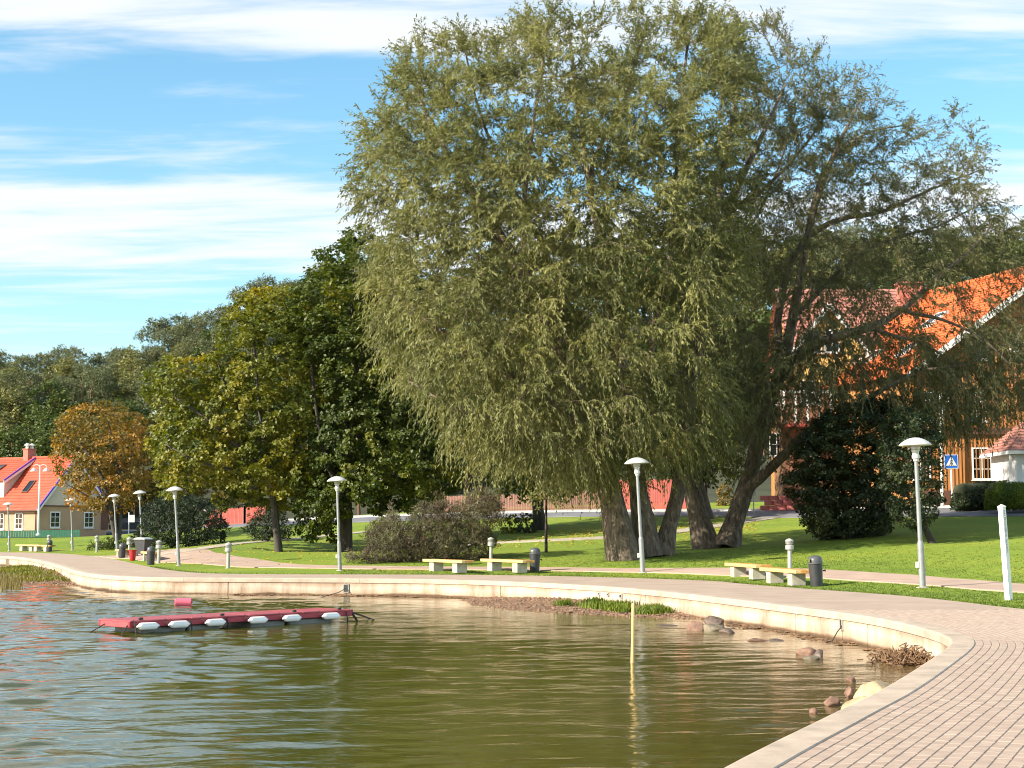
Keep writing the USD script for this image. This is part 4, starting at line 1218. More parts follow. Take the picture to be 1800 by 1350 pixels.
def blades(cen, n_per, h, spread, seed, w=0.012, droop=0.35):
    """Tufts of grass: each blade a bent strip of two triangles."""
    r = np.random.default_rng(seed)
    cen = np.asarray(cen, float)
    n = len(cen) * n_per
    c = np.repeat(cen, n_per, 0) + np.concatenate([r.normal(0, spread, (n, 2)), np.zeros((n, 1))], 1)
    th = r.uniform(0, 6.283, n)
    d = np.stack([np.cos(th), np.sin(th), np.zeros(n)], 1)
    L = h * r.uniform(.5, 1.25, n)[:, None]
    ww = w * r.uniform(.7, 1.3, n)[:, None]
    side = np.stack([-d[:, 1], d[:, 0], d[:, 2]], 1) * ww
    dr = r.uniform(0, 1, n)[:, None] * droop
    mid = c + d * L * dr * .35 + [0, 0, 1] * L * .55
    tip = c + d * L * dr * 1.1 + [0, 0, 1] * L * (1 - dr * .45)
    V = np.stack([c - side, c + side, mid + side * .75, mid - side * .75, tip], 1).reshape(-1, 3)
    fo = np.array([[0, 1, 2], [0, 2, 3], [3, 2, 4]])
    return V, (np.arange(n)[:, None, None] * 5 + fo[None]).reshape(-1, 3)


r = np.random.default_rng(8)
B1 = bank1[int(90 * .16):int(90 * .52), 15:24].reshape(-1, 3)
cc = B1[r.integers(0, len(B1), 400)]
cc = cc[meshkit.noise(cc * [2.2, 2.2, 0], 5) > .58]
obj("bank_grass", blades(cc, 20, .19, .12, 1, .014, .9), M["leaf_hedge"], kind="stuff", label="green grass tufts growing on the gravel bank below the quay wall", cat="grass")
B2 = bank2[:, 8:24].reshape(-1, 3)
B2 = B2[B2[:, 2] > WATER + .05]
cc = B2[r.integers(0, len(B2), 220)]
obj("bank_grass", blades(cc, 16, .17, .16, 2, .018, .8), M["leaf_yellow"], kind="stuff", label="yellowish grass tufts on the far left bank at the bend", cat="grass")
rc = np.array([G(u, v, WATER) for u, v in zip(r.uniform(-80, 24, 260), r.normal(1031, 3.5, 260))])
obj("reeds", blades(rc, 9, .42, .25, 3, .012, .5), M["reed"], kind="stuff", label="straw-coloured reeds standing in the water at the left edge", cat="reeds")

# wrack along the foot of the wall, and the clump in the corner
ws = np.concatenate([np.linspace(s_of(860, 1021), s_of(210, 1013), 500), np.linspace(s_of(1600, 1099), s_of(1300, 1055), 120)])
wp = np.column_stack([at_s(ws, -.06), np.full(len(ws), WATER)])
cw = np.repeat(wp, 4, 0) + r.normal(0, [.15, .12, .012], (len(wp) * 4, 3))
cw = cw[meshkit.noise(np.column_stack([cw[:, :2] * .6, np.zeros(len(cw))]), 3) > .35]
scatter_pebbles(np.repeat(cw[None], 2, 0), len(cw), (.09, .05, .02), 6, M["weed"], "wall_wrack", "brown strip of dried weed along the foot of the quay wall")
kc = G(1604, 1168, WATER)
mb = MB()
r = np.random.default_rng(12)
for q in range(420):
    c0 = np.array([kc[0], kc[1] + .25, WATER]) + r.normal(0, [.27, .30, 0], 3)
    c0[2] = WATER + abs(r.normal(0, .085)) * math.exp(-((c0[0] - kc[0] - .05) / .35) ** 2)
    d = r.normal(0, 1, 3) * [1, 1, .5]
    d /= np.linalg.norm(d)
    b = np.cross(d, r.normal(0, 1, 3)) * .07
    mb.tube([c0, c0 + d * .08 + b, c0 + d * .18 + [0, 0, .01]], [.012, .016, .006], 4, cap=False)
obj("weed_clump", mb.mesh(), M["weed"], kind="stuff", label="tangled brown clump of dried weed in the corner of the bay", cat="weed clump")
# rope hanging from the right-hand outlet and the line by the other one
p0, z0, rz0 = o2
tq = at_s(s_at(1475, 1097), -.05)
obj("old_rope", MB().tube([(p0[0] + .0, p0[1] - .06, z0 - .02), (tq[0] - .05, tq[1] - .05, z0 - .14), (tq[0] - .16, tq[1] - .1, WATER + .03), (tq[0] - .30, tq[1] - .15, WATER)], .012, 5).mesh(), M["rope"], label="frayed rope hanging from the right-hand drain outlet to the water", cat="rope")
p0, z0, rz0 = o1
obj("mooring_line", MB().tube([(p0[0], p0[1] - .06, z0), (p0[0] - .2, p0[1] - .4, z0 - .12), (p0[0] - .55, p0[1] - 1.2, WATER + .03), (p0[0] - .8, p0[1] - 2.0, WATER - .05)], .012, 5).mesh(), M["rope"], label="dark mooring line running from the left drain outlet into the water", cat="rope")

# ------------------------------------------------------------------ buildings
def tile_roof(mb, a, b, c, d, course=0.34, t=0.045):
    """Roof plane a,b (eave, left to right seen from outside) d,c (ridge): overlapping courses of tiles, each a little proud."""
    a, b, c, d = (np.asarray(x, float) for x in (a, b, c, d))
    n = np.cross(b - a, d - a)
    n /= np.linalg.norm(n)
    k = max(1, int(np.linalg.norm(d - a) / course))
    for q in range(k):
        f0, f1 = q / k, (q + 1) / k
        p0, p1, p2, p3 = a + (d - a) * f0, b + (c - b) * f0, b + (c - b) * f1, a + (d - a) * f1
        mb.add([p0 + n * t, p1 + n * t, p2 + n * .004, p3 + n * .004, p0, p1], [[0, 1, 2, 3], [4, 5, 1, 0]])
    mb.add([a, b, c, d], [[0, 1, 2, 3]])


def bar(mb, a, b, w, h, up=(0, 0, 1)):
    """A straight bar of rectangular section from a to b."""
    a, b = np.asarray(a, float), np.asarray(b, float)
    t = (b - a) / np.linalg.norm(b - a)
    s_ = np.cross(t, up)
    s_ /= np.linalg.norm(s_)
    u = np.cross(s_, t)
    v = [p + s_ * x * w / 2 + u * y * h / 2 for p in (a, b) for x, y in ((-1, -1), (1, -1), (1, 1), (-1, 1))]
    mb.add(v, [[0, 3, 2, 1], [4, 5, 6, 7], [0, 1, 5, 4], [1, 2, 6, 5], [2, 3, 7, 6], [3, 0, 4, 7]])
    return mb


def wall_window(par, o, ex, ez, en, cx, cz, w, h, frame, bars=(1, 2), fw=.11, name="window"):
    """Window on a wall with origin o, axes ex (along), ez (up), outward en; centre (cx, cz)."""
    def q(x, z, y):
        return o + ex * x + ez * z + en * y
    mb = MB()
    for x0, x1, z0, z1 in ((cx - w / 2, cx + w / 2, cz + h / 2 - fw, cz + h / 2), (cx - w / 2, cx + w / 2, cz - h / 2, cz - h / 2 + fw), (cx - w / 2, cx - w / 2 + fw, cz - h / 2 + fw, cz + h / 2 - fw), (cx + w / 2 - fw, cx + w / 2, cz - h / 2 + fw, cz + h / 2 - fw)):
        mb.slab([q(x0, z0, .06), q(x1, z0, .06), q(x1, z1, .06), q(x0, z1, .06)], .05)
    for k in range(1, bars[0] + 1):
        x = cx - w / 2 + w * k / (bars[0] + 1)
        mb.slab([q(x - .025, cz - h / 2 + fw, .045), q(x + .025, cz - h / 2 + fw, .045), q(x + .025, cz + h / 2 - fw, .045), q(x - .025, cz + h / 2 - fw, .045)], .03)
    for k in range(1, bars[1] + 1):
        z = cz - h / 2 + h * k / (bars[1] + 1)
        mb.slab([q(cx - w / 2 + fw, z - .02, .042), q(cx + w / 2 - fw, z - .02, .042), q(cx + w / 2 - fw, z + .02, .042), q(cx - w / 2 + fw, z + .02, .042)], .02)
    win = obj(name, mb.mesh(), frame, par)
    obj("pane", MB().slab([q(cx - w / 2 + fw, cz - h / 2 + fw, .02), q(cx + w / 2 - fw, cz - h / 2 + fw, .02), q(cx + w / 2 - fw, cz + h / 2 - fw, .02), q(cx - w / 2 + fw, cz + h / 2 - fw, .02)], .015).mesh(), M["glass"], win)
    obj("sill", MB().slab([q(cx - w / 2 - .06, cz - h / 2 - .07, .1), q(cx + w / 2 + .06, cz - h / 2 - .07, .1), q(cx + w / 2 + .06, cz - h / 2 - .005, .1), q(cx - w / 2 - .06, cz - h / 2 - .005, .1)], .09).mesh(), frame, win)
    return win


EZ = np.array([0, 0, 1.0])
# --- left: tan cottage with a red tiled roof
B0 = P(65, 937, 140.7)
ang = math.radians(55)
eg = np.array([math.cos(ang), math.sin(ang), 0])        # along the gable wall, to the right and away
ef = np.array([-math.sin(ang), math.cos(ang), 0])       # along the front, to the left and away
ng, nf = -ef, -eg
base_z, eave_z, ridge_z = B0[2] - .5, P(65, 889, 140.7)[2], P(127, 803, 144)[2]
Wd, Ln = 8.0, 14.0
o = np.array([B0[0], B0[1], 0])
hs = thing("tan_cottage", "tan rendered cottage with bright red tiled roof and white windows on the left", "house")


def hq(g, f_, z):
    return o + eg * g + ef * f_ + EZ * z


mb = MB()
mb.add([hq(0, 0, base_z), hq(Wd, 0, base_z), hq(Wd, 0, eave_z), hq(Wd / 2, 0, ridge_z), hq(0, 0, eave_z)], [[0, 1, 2], [0, 2, 4], [4, 2, 3]])
mb.add([hq(0, Ln, base_z), hq(0, 0, base_z), hq(0, 0, eave_z), hq(0, Ln, eave_z)], [[0, 1, 2, 3]])
mb.add([hq(Wd, 0, base_z), hq(Wd, Ln, base_z), hq(Wd, Ln, eave_z), hq(Wd, 0, eave_z)], [[0, 1, 2, 3]])
obj("wall", mb.mesh(), M["tan_wall"], hs)
mb = MB()
mb.slab([hq(-.02, -.03, eave_z + .05), hq(Wd + .02, -.03, eave_z + .05), hq(Wd / 2 + .05, -.03, ridge_z - .1), hq(Wd / 2 - .05, -.03, ridge_z - .1)], .02)
obj("gable_boarding", mb.mesh(), M["cheek"], hs)
obj("gable_ledge", bar(MB(), hq(-.05, -.06, eave_z + .02), hq(Wd + .05, -.06, eave_z + .02), .14, .10).mesh(), M["brown_wood"], hs)
sl = (ridge_z - eave_z) / (Wd / 2)
ov = .35
mb = MB()
tile_roof(mb, hq(-ov, Ln, eave_z - ov * sl), hq(-ov, -.4, eave_z - ov * sl), hq(Wd / 2, -.4, ridge_z), hq(Wd / 2, Ln, ridge_z), .36, .05)
tile_roof(mb, hq(Wd + ov, -.4, eave_z - ov * sl), hq(Wd + ov, Ln, eave_z - ov * sl), hq(Wd / 2, Ln, ridge_z), hq(Wd / 2, -.4, ridge_z), .36, .05)
rf = obj("roof", mb.mesh(), M["red_tile"], hs)
mb = MB()
bar(mb, hq(-ov, -.43, eave_z - ov * sl - .10), hq(Wd / 2, -.43, ridge_z - .10), .06, .26, up=(0.0, 0, 1))
bar(mb, hq(Wd + ov, -.43, eave_z - ov * sl - .10), hq(Wd / 2, -.43, ridge_z - .10), .06, .26)
obj("barge_board", mb.mesh(), M["white_paint"], hs)
mb = MB()
bar(mb, hq(-ov, -.44, eave_z - ov * sl + .10), hq(Wd / 2, -.44, ridge_z + .10), .12, .13)
bar(mb, hq(Wd + ov, -.44, eave_z - ov * sl + .10), hq(Wd / 2, -.44, ridge_z + .10), .12, .13)
obj("verge_trim", mb.mesh(), M["blue_trim"], hs)
mb = MB().tube([hq(-ov - .06, -.35, eave_z - ov * sl - .05), hq(-ov - .06, Ln, eave_z - ov * sl - .05)], .07, 8)
mb.tube([hq(-ov - .06, -.2, eave_z - ov * sl - .1), hq(-.12, .08, eave_z - .75), hq(-.1, .12, base_z)], .06, 8)
obj("gutter", mb.mesh(), M["brown_wood"], hs)
# shed dormer: flatter roof from the ridge, starting 6 m along
f0 = 5.9
dz = ridge_z - 2.25
mb = MB()
tile_roof(mb, hq(Wd / 2 - 3.55, Ln, dz), hq(Wd / 2 - 3.55, f0 - .3, dz), hq(Wd / 2, f0 - .3, ridge_z + .06), hq(Wd / 2, Ln, ridge_z + .06), .36, .05)
dr = obj("dormer_roof", mb.mesh(), M["red_tile"], hs)
mb = MB()
zf = eave_z + sl * (Wd / 2 - 3.3)
mb.add([hq(Wd / 2 - 3.3, f0, zf), hq(Wd / 2, f0, ridge_z - .02), hq(Wd / 2 - 3.3, f0, dz + .1)], [[0, 1, 2]])
mb.add([hq(Wd / 2 - 3.3, Ln, zf), hq(Wd / 2 - 3.3, f0, zf), hq(Wd / 2 - 3.3, f0, dz + .1), hq(Wd / 2 - 3.3, Ln, dz + .1)], [[0, 1, 2, 3]])
obj("dormer_cheek", mb.mesh(), M["cheek"], hs)
obj("barge_board", bar(MB(), hq(Wd / 2 - 3.6, f0 - .33, dz - .14), hq(Wd / 2, f0 - .33, ridge_z - .08), .06, .26).mesh(), M["white_paint"], hs)
obj("verge_trim", bar(MB(), hq(Wd / 2 - 3.6, f0 - .34, dz + .06), hq(Wd / 2, f0 - .34, ridge_z + .12), .12, .13).mesh(), M["blue_trim"], hs)
obj("ridge_tiles", MB().tube([hq(Wd / 2, -.42, ridge_z + .06), hq(Wd / 2, Ln, ridge_z + .08)], .13, 8).mesh(), M["red_tile"], hs)
# chimney
ch = obj("chimney", MB().cbox(tuple(hq(Wd / 2, 6.6, ridge_z + .15)), (.95, .75, 1.4), .02, ang).mesh(), M["chimney"], hs)
obj("chimney_cap", MB().cbox(tuple(hq(Wd / 2, 6.6, ridge_z + .90)), (1.08, .88, .11), .02, ang).mesh(), M["chimney"], ch)
for d in (-.27, .27):
    c0 = hq(Wd / 2 + d, 6.6, ridge_z + .95)
    obj("chimney_pot", MB().lathe([(.16, 0), (.15, .25), (.27, .28), (.27, .40), (.1, .5), (0, .5)], tuple(c0), 10).mesh(), M["white_paint"], ch, smooth=30)
# skylights lying on the roof planes
def skylight(g, f_, du, dv, slope, z_of, par):
    def q(a, b, n):
        gg = g + a * math.cos(math.atan(slope))
        return hq(gg, f_ + b, z_of(gg)) + (-eg * math.sin(math.atan(slope)) + EZ * math.cos(math.atan(slope))) * n
    mb = MB()
    for a0, a1, b0, b1 in ((-dv, dv, -du, -du + .09), (-dv, dv, du - .09, du), (-dv, -dv + .09, -du + .09, du - .09), (dv - .09, dv, -du + .09, du - .09)):
        mb.slab([q(a0, b1, .14), q(a0, b0, .14), q(a1, b0, .14), q(a1, b1, .14)], .1)
    w_ = obj("skylight", mb.mesh(), M["brown_wood"], par)
    obj("pane", MB().slab([q(-dv + .09, du - .09, .10), q(-dv + .09, -du + .09, .10), q(dv - .09, -du + .09, .10), q(dv - .09, du - .09, .10)], .03).mesh(), M["glass"], w_)


skylight(1.55, 3.3, .45, .75, sl, lambda g: eave_z + sl * g, hs)
sld = 2.25 / 3.55
skylight(2.4, 9.0, .5, .6, sld, lambda g: ridge_z + .06 - sld * (Wd / 2 - g), hs)
for cx in (1.95, 5.85):
    wall_window(hs, hq(0, 0, 0), eg, EZ, ng, cx, (P(100, 913.5, 142)[2]), 1.15, 1.5, M["white_paint"])
for cx in (2.6, 5.35, 8.4):
    wall_window(hs, hq(0, 0, 0), -ef, EZ, nf, -cx, (P(30, 916, 142)[2]), 1.15, 1.55, M["white_paint"])
# arched dark doorway at the far end of the gable wall
aa = np.linspace(0, math.pi, 10)
zb = B0[2] + .3
pts = [hq(7.75 - .45, -.03, zb), hq(7.75 + .45, -.03, zb)] + [hq(7.75 + .45 * math.cos(q), -.03, zb + 1.5 + .45 * math.sin(q)) for q in aa]
obj("door", MB().poly(pts).mesh(), M["brown_wood"], hs)

# green garden fence in front of it
t = thing("green_fence", "low green board fence in front of the tan cottage", "fence")
pa, pb = P(-40, 941, 137.5), P(140, 939, 139)
n = 40
for k in range(n):
    q = pa + (pb - pa) * (k + .5) / n
    d = (pb - pa)[:2] / np.linalg.norm((pb - pa)[:2])
    obj("board", MB().box((q[0], q[1], q[2] + .08), (np.linalg.norm(pb - pa) / n - .02, .03, .62), math.atan2(d[1], d[0])).mesh(), M["green_fence"], t)
obj("rail", bar(MB(), pa + [0, .05, .35], pb + [0, .05, .35], .05, .08).mesh(), M["green_fence"], t)


def picket_fence(name, label, px, h, matn, pw=.13, gap=.03, rails=True, posts=False, dz=0.0):
    t = thing(name, label, "fence")
    pts = [np.array(P(u, v, Y)) for u, v, Y in px]
    mb, rl = MB(), MB()
    rr = np.random.default_rng(4)
    for a, b in zip(pts[:-1], pts[1:]):
        L = np.linalg.norm((b - a)[:2])
        n = int(L / (pw + gap))
        d = (b - a)[:2] / L
        for k in range(n):
            q = a + (b - a) * (k + .5) / n
            hh = h * (1 + rr.normal(0, .012))
            mb.box((q[0], q[1], q[2] + hh / 2 - .2 + dz), (pw, .025, hh + .4), math.atan2(d[1], d[0]))
        for zz in (.25, .8):
            bar(rl, a + [0, .06, h * zz], b + [0, .06, h * zz], .05, .09)
        if posts:
            for q in (a, b):
                obj("post", MB().cbox((q[0], q[1] - .04, q[2] + h / 2), (.16, .16, h + .3), .01).mesh(), M["white_paint"], t)
    obj("pickets", mb.mesh(), M[matn], t, kind="stuff")
    obj("rail", rl.mesh(), M[matn], t)
    return t


picket_fence("board_fence", "red board fence behind the maples, left of their trunks", [(360, 928, 124), (388, 926, 122), (430, 922, 120), (470, 920, 118)], 1.35, "red_fence", posts=True)
picket_fence("board_fence", "brown picket fence along the road behind the willow's left side", [(780, 909, 112), (930, 905, 108), (1075, 900, 106)], 1.5, "brown_fence", .10, .035)
picket_fence("board_fence", "red board fence seen between the willow stems", [(1080, 897, 103), (1140, 896, 102), (1215, 896, 101)], 2.0, "red_fence", .14, .02)

# --- right: tall ochre timber house with orange tiled roof
def RP(u, v, Y):
    return P(u, v, Y)


th = thing("timber_house", "tall ochre timber house with orange tiled roof behind the willow on the right", "house")
Yg = 88.0
gl, gr, gt = 1585, 2080, 1832
zb, ze, zt = P(0, 893, Yg)[2] - .3, P(0, 645, Yg)[2], P(0, 462, Yg)[2]
xl, xr, xm = P(gl, 0, Yg)[0], P(gr, 0, Yg)[0], P(gt, 0, Yg)[0]
back = np.array([-5.2, 15.0, 0])
Lh = 1.0


def tq_(x, z, k=0.0, y=0.0):
    return np.array([x, Yg + y, z]) + back * k


mb = MB()
mb.add([tq_(xl, zb), tq_(xr, zb), tq_(xr, ze), tq_(xm, zt - .2), tq_(xl, ze)], [[0, 1, 2], [0, 2, 4], [4, 2, 3]])
mb.add([tq_(xl, zb, 1), tq_(xl, zb), tq_(xl, ze), tq_(xl, ze, 1)], [[0, 1, 2, 3]])
mb.add([tq_(xr, zb), tq_(xr, zb, 1), tq_(xr, ze, 1), tq_(xr, ze)], [[0, 1, 2, 3]])
obj("wall", mb.mesh(), M["ochre_board"], th)
mb = MB()
rr = np.random.default_rng(2)
x = xl + .1
while x < xr:
    top = ze + (zt - ze) * min(1, (x - xl) / (xm - xl) if x < xm else (xr - x) / (xr - xm)) - .25
    mb.box((x, Yg - .02, (zb + top) / 2 + .2), (.06, .05, top - zb - .4))
    x += .22
obj("batten", mb.mesh(), M["ochre_board"], th, kind="stuff")
rs = (zt - ze) / (xm - xl)
e_ = .7
mb = MB()
tile_roof(mb, tq_(xl - e_, ze - e_ * rs, 1), tq_(xl - e_, ze - e_ * rs, -.05), tq_(xm, zt, -.05), tq_(xm, zt, 1), .34, .06)
tile_roof(mb, tq_(xr + e_, ze - e_ * rs, -.05), tq_(xr + e_, ze - e_ * rs, 1), tq_(xm, zt, 1), tq_(xm, zt, -.05), .34, .06)
obj("roof", mb.mesh(), M["orange_tile"], th)
mb = MB()
bar(mb, tq_(xl - e_, ze - e_ * rs - .12, -.055), tq_(xm, zt - .12, -.055), .07, .34)
bar(mb, tq_(xr + e_, ze - e_ * rs - .12, -.055), tq_(xm, zt - .12, -.055), .07, .34)
obj("barge_board", mb.mesh(), M["white_paint"], th)
obj("ridge_tiles", MB().tube([tq_(xm, zt + .05, -.06), tq_(xm, zt + .05, 1)], .16, 8).mesh(), M["orange_tile"], th)


def roof_light(x0, x1, k0, k1, par):
    """A roof window on the left slope between x0..x1 (down the slope) and k0..k1 (along it)."""
    def q(x, k, n):
        return tq_(x, ze + (x - xl) * rs, k) + np.array([-rs, 0, 1]) / math.hypot(1, rs) * n
    a = obj("roof_window", MB().slab([q(x0, k1, .16), q(x0, k0, .16), q(x1, k0, .16), q(x1, k1, .16)], .14).mesh(), M["white_paint"], par)
    dx, dk = (x1 - x0) * .1, (k1 - k0) * .14
    obj("pane", MB().slab([q(x0 + dx, k1 - dk, .17), q(x0 + dx, k0 + dk, .17), q(x1 - dx, k0 + dk, .17), q(x1 - dx, k1 - dk, .17)], .008).mesh(), M["glass"], a)


roof_light(xl + 3.9, xl + 5.2, .30, .37, th)
roof_light(xl + 1.2, xl + 2.3, .42, .48, th)
roof_light(xl + 1.2, xl + 2.3, .52, .58, th)
roof_light(xl + 1.2, xl + 2.3, .18, .24, th)
kx = P(1596, 0, 98)[0]
zc_ = P(0, 494, 98)[2]
chm = obj("chimney", MB().cbox((kx, 99.5, zc_ - 1.2), (1.5, 1.0, 2.4), .02).mesh(), M["chimney"], th)
obj("chimney_cap", MB().cbox((kx, 99.5, zc_ + .05), (1.7, 1.2, .14), .02).mesh(), M["chimney"], chm)
# storey band, balcony, windows
o_ = np.array([0, Yg, 0])
EX, EN = np.array([1.0, 0, 0]), np.array([0, -1.0, 0])
zb1 = P(0, 758, Yg)[2]
obj("storey_band", MB().box(((xl + xr) / 2, Yg - .12, zb1), (xr - xl, .22, .38)).mesh(), M["brown_wood"], th)
obj("plinth", MB().box(((xl + xr) / 2, Yg - .10, zb + .55), (xr - xl + .1, .2, 1.5)).mesh(), M["brown_wood"], th)
for u, v, w, h in ((1726, 815, 1.15, 1.85), (1618, 815, 1.15, 1.85), (1716, 715, 1.1, 1.7), (1640, 715, 1.1, 1.7), (1722, 610, 1.0, 1.5), (1790, 610, 1.0, 1.5)):
    c0 = P(u, v, Yg)
    wall_window(th, o_, EX, EZ, EN, c0[0], c0[2], w, h, M["white_paint"], bars=(1, 2), fw=.09)
bl = P(1755, 0, Yg)[0]
balc = obj("balcony", MB().box((bl + 2.6, Yg - .6, zb1 + .06), (5.2, 1.2, .16)).mesh(), M["brown_wood"], th)
obj("handrail", MB().box((bl + 2.6, Yg - 1.16, zb1 + 1.1), (5.2, .09, .09)).mesh(), M["brown_wood"], balc)
mb = MB()
for k in range(34):
    mb.box((bl + .08 + k * .155, Yg - 1.16, zb1 + .6), (.07, .05, .95))
obj("balusters", mb.mesh(), M["ochre_board"], balc, kind="stuff")
mb = MB().tube([P(1748, 818, Yg - .3), P(1764, 832, Yg - .3), P(1769, 845, Yg - .3), P(1769, 890, Yg - .3)], .07, 8)
obj("downpipe", mb.mesh(), M["brown_wood"], th)
# left wing: ridge across the view, older rose tiles, yellow cross gable
Yw = 97.0
wx0, wx1 = P(1388, 0, Yw)[0], P(1600, 0, Yw)[0]
wz_e, wz_r = P(0, 625, Yw)[2], P(0, 508, Yw + 5)[2]
wing = thing("yellow_gabled_house", "yellow gabled house with old rose tiles, joining the timber house behind the willow's limbs", "house")
mb = MB()
mb.add([(wx0, Yw, zb), (wx1, Yw, zb), (wx1, Yw, wz_e), (wx0, Yw, wz_e)], [[0, 1, 2, 3]])
mb.add([(wx0, Yw + 10, zb), (wx0, Yw, zb), (wx0, Yw, wz_e), (wx0, Yw + 5, wz_r - .1), (wx0, Yw + 10, wz_e)], [[0, 1, 2], [0, 2, 4], [4, 2, 3]])
obj("wall", mb.mesh(), M["ochre_board"], wing)
mb = MB()
tile_roof(mb, (wx0 - .4, Yw - .5, wz_e - .35), (wx1, Yw - .5, wz_e - .35), (wx1, Yw + 5, wz_r), (wx0 - .4, Yw + 5, wz_r), .34, .06)
tile_roof(mb, (wx1, Yw + 10.5, wz_e - .35), (wx0 - .4, Yw + 10.5, wz_e - .35), (wx0 - .4, Yw + 5, wz_r), (wx1, Yw + 5, wz_r), .34, .06)
obj("roof", mb.mesh(), M["rose_tile"], wing)
gx, gw = P(1445, 0, Yw - 1)[0], 3.0
gz0, gz1 = P(0, 640, Yw - 1)[2], P(0, 535, Yw - 1)[2]
mb = MB()
mb.add([(gx - gw, Yw - 1, zb), (gx + gw, Yw - 1, zb), (gx + gw, Yw - 1, gz0), (gx, Yw - 1, gz1), (gx - gw, Yw - 1, gz0)], [[0, 1, 2], [0, 2, 4], [4, 2, 3]])
mb.add([(gx - gw, Yw + 2, zb), (gx - gw, Yw - 1, zb), (gx - gw, Yw - 1, gz0), (gx - gw, Yw + 2, gz0)], [[0, 1, 2, 3]])
mb.add([(gx + gw, Yw - 1, zb), (gx + gw, Yw + 2, zb), (gx + gw, Yw + 2, gz0), (gx + gw, Yw - 1, gz0)], [[0, 1, 2, 3]])
obj("cross_gable", mb.mesh(), M["yellow_wall"], wing)
zst = P(0, 672, Yw - 1)[2]
obj("lower_storeys", MB().box((gx, Yw + .4, (zb + zst) / 2), (2 * gw + .12, 2.92, zst - zb)).mesh(), M["brown_board"], wing)
mb = MB()
gs = (gz1 - gz0) / gw
tile_roof(mb, (gx - gw - .4, Yw + 4, gz0 - .4 * gs), (gx - gw - .4, Yw - 1.4, gz0 - .4 * gs), (gx, Yw - 1.4, gz1 + .05), (gx, Yw + 4, gz1 + .05), .34, .06)
tile_roof(mb, (gx + gw + .4, Yw - 1.4, gz0 - .4 * gs), (gx + gw + .4, Yw + 4, gz0 - .4 * gs), (gx, Yw + 4, gz1 + .05), (gx, Yw - 1.4, gz1 + .05), .34, .06)
obj("cross_roof", mb.mesh(), M["rose_tile"], wing)
mb = MB()
for s_ in (-1, 1):
    bar(mb, (gx + s_ * (gw + .4), Yw - 1.45, gz0 - .4 * gs - .1), (gx, Yw - 1.45, gz1 - .08), .07, .30)
obj("barge_board", mb.mesh(), M["white_paint"], wing)
for u, v in ((1430, 600), (1462, 600), (1370, 690), (1420, 690), (1470, 690), (1370, 780), (1425, 780), (1480, 780)):
    c0 = P(u, v, Yw - 1)
    oo = np.array([0, Yw - 1.07 if abs(c0[0] - gx) < gw - .4 else Yw, 0])
    wall_window(wing, oo, EX, EZ, EN, c0[0], c0[2], .95, 1.5, M["white_paint"], bars=(1, 1), fw=.09)
c0 = P(1545, 540, Yw + 3)
obj("skylight", MB().slab([(c0[0] - .5, Yw + 2.4, wz_e + .47 * (wz_r - wz_e)), (c0[0] + .5, Yw + 2.4, wz_e + .47 * (wz_r - wz_e)), (c0[0] + .5, Yw + 3.4, wz_e + .66 * (wz_r - wz_e)), (c0[0] - .5, Yw + 3.4, wz_e + .66 * (wz_r - wz_e))], .12).mesh(), M["bin_lid"], wing)
# white posts and balcony rails of the lower storeys, the pink base
z1, z2 = P(0, 748, 95)[2], P(0, 692, 95)[2]
vr = obj("veranda", MB().box(((P(1340, 0, 95)[0] + P(1450, 0, 95)[0]) / 2, 95.2, z1), (6.0, 1.6, .2)).mesh(), M["red_fence"], wing)
for k in range(6):
    obj("veranda_post", MB().box((P(1340, 0, 95)[0] + .1 + k * .74 * 1.0, 94.5, (z1 + z2) / 2), (.12, .12, z2 - z1)).mesh(), M["white_paint"], vr)
obj("veranda_beam", MB().box(((P(1340, 0, 95)[0] + P(1450, 0, 95)[0]) / 2, 94.5, z2 + .08), (4.4, .14, .18)).mesh(), M["white_paint"], vr)
t = thing("pink_garden_wall", "low pink-red garden wall beside the road behind the right willow", "wall")
pa, pb = P(1336, 897, 94), P(1440, 897, 93)
rr = np.random.default_rng(7)
for row in range(3):
    for k in range(6):
        a, b = (k + (row % 2) * .5) / 6.5, (k + 1 + (row % 2) * .5) / 6.5
        q = (pa + (pb - pa) * (a + b) / 2)
        obj("block", MB().cbox((q[0], q[1] + rr.normal(0, .01), q[2] + .14 + row * .30), (np.linalg.norm(pb - pa) / 6.5 - .015, .3, .285), .01).mesh(), M["pink_wall"], t)
# small white building by the right edge
kb = thing("white_pavilion", "small white pavilion with a red-brown tiled roof at the right edge", "building")
p0 = P(1787, 893, 80)
x0, x1, y0_ = p0[0], p0[0] + 4.6, 80.0
zb_, ze_ = p0[2] - .3, P(0, 793, 80)[2]
zr_ = ze_ + 2.1
mb = MB()
mb.add([(x0, y0_, zb_), (x1, y0_, zb_), (x1, y0_, ze_), (x0, y0_, ze_)], [[0, 1, 2, 3]])
mb.add([(x0, y0_ + 4, zb_), (x0, y0_, zb_), (x0, y0_, ze_), (x0, y0_ + 4, ze_)], [[0, 1, 2, 3]])
mb.add([(x1, y0_, zb_), (x1, y0_ + 4, zb_), (x1, y0_ + 4, ze_), (x1, y0_, ze_)], [[0, 1, 2, 3]])
obj("wall", mb.mesh(), M["white_paint"], kb)
mb = MB()
e = .45
c_ = [(x0 - e, y0_ - e, ze_), (x1 + e, y0_ - e, ze_), (x1 + e, y0_ + 4 + e, ze_), (x0 - e, y0_ + 4 + e, ze_)]
r0, r1 = (x0 + 1.6, y0_ + 2, zr_), (x1 - 1.6, y0_ + 2, zr_)
tile_roof(mb, c_[0], c_[1], r1, r0, .3, .05)
tile_roof(mb, c_[3], c_[0], r0, r0, .3, .05)
tile_roof(mb, c_[1], c_[2], r1, r1, .3, .05)
tile_roof(mb, c_[2], c_[3], r0, r1, .3, .05)
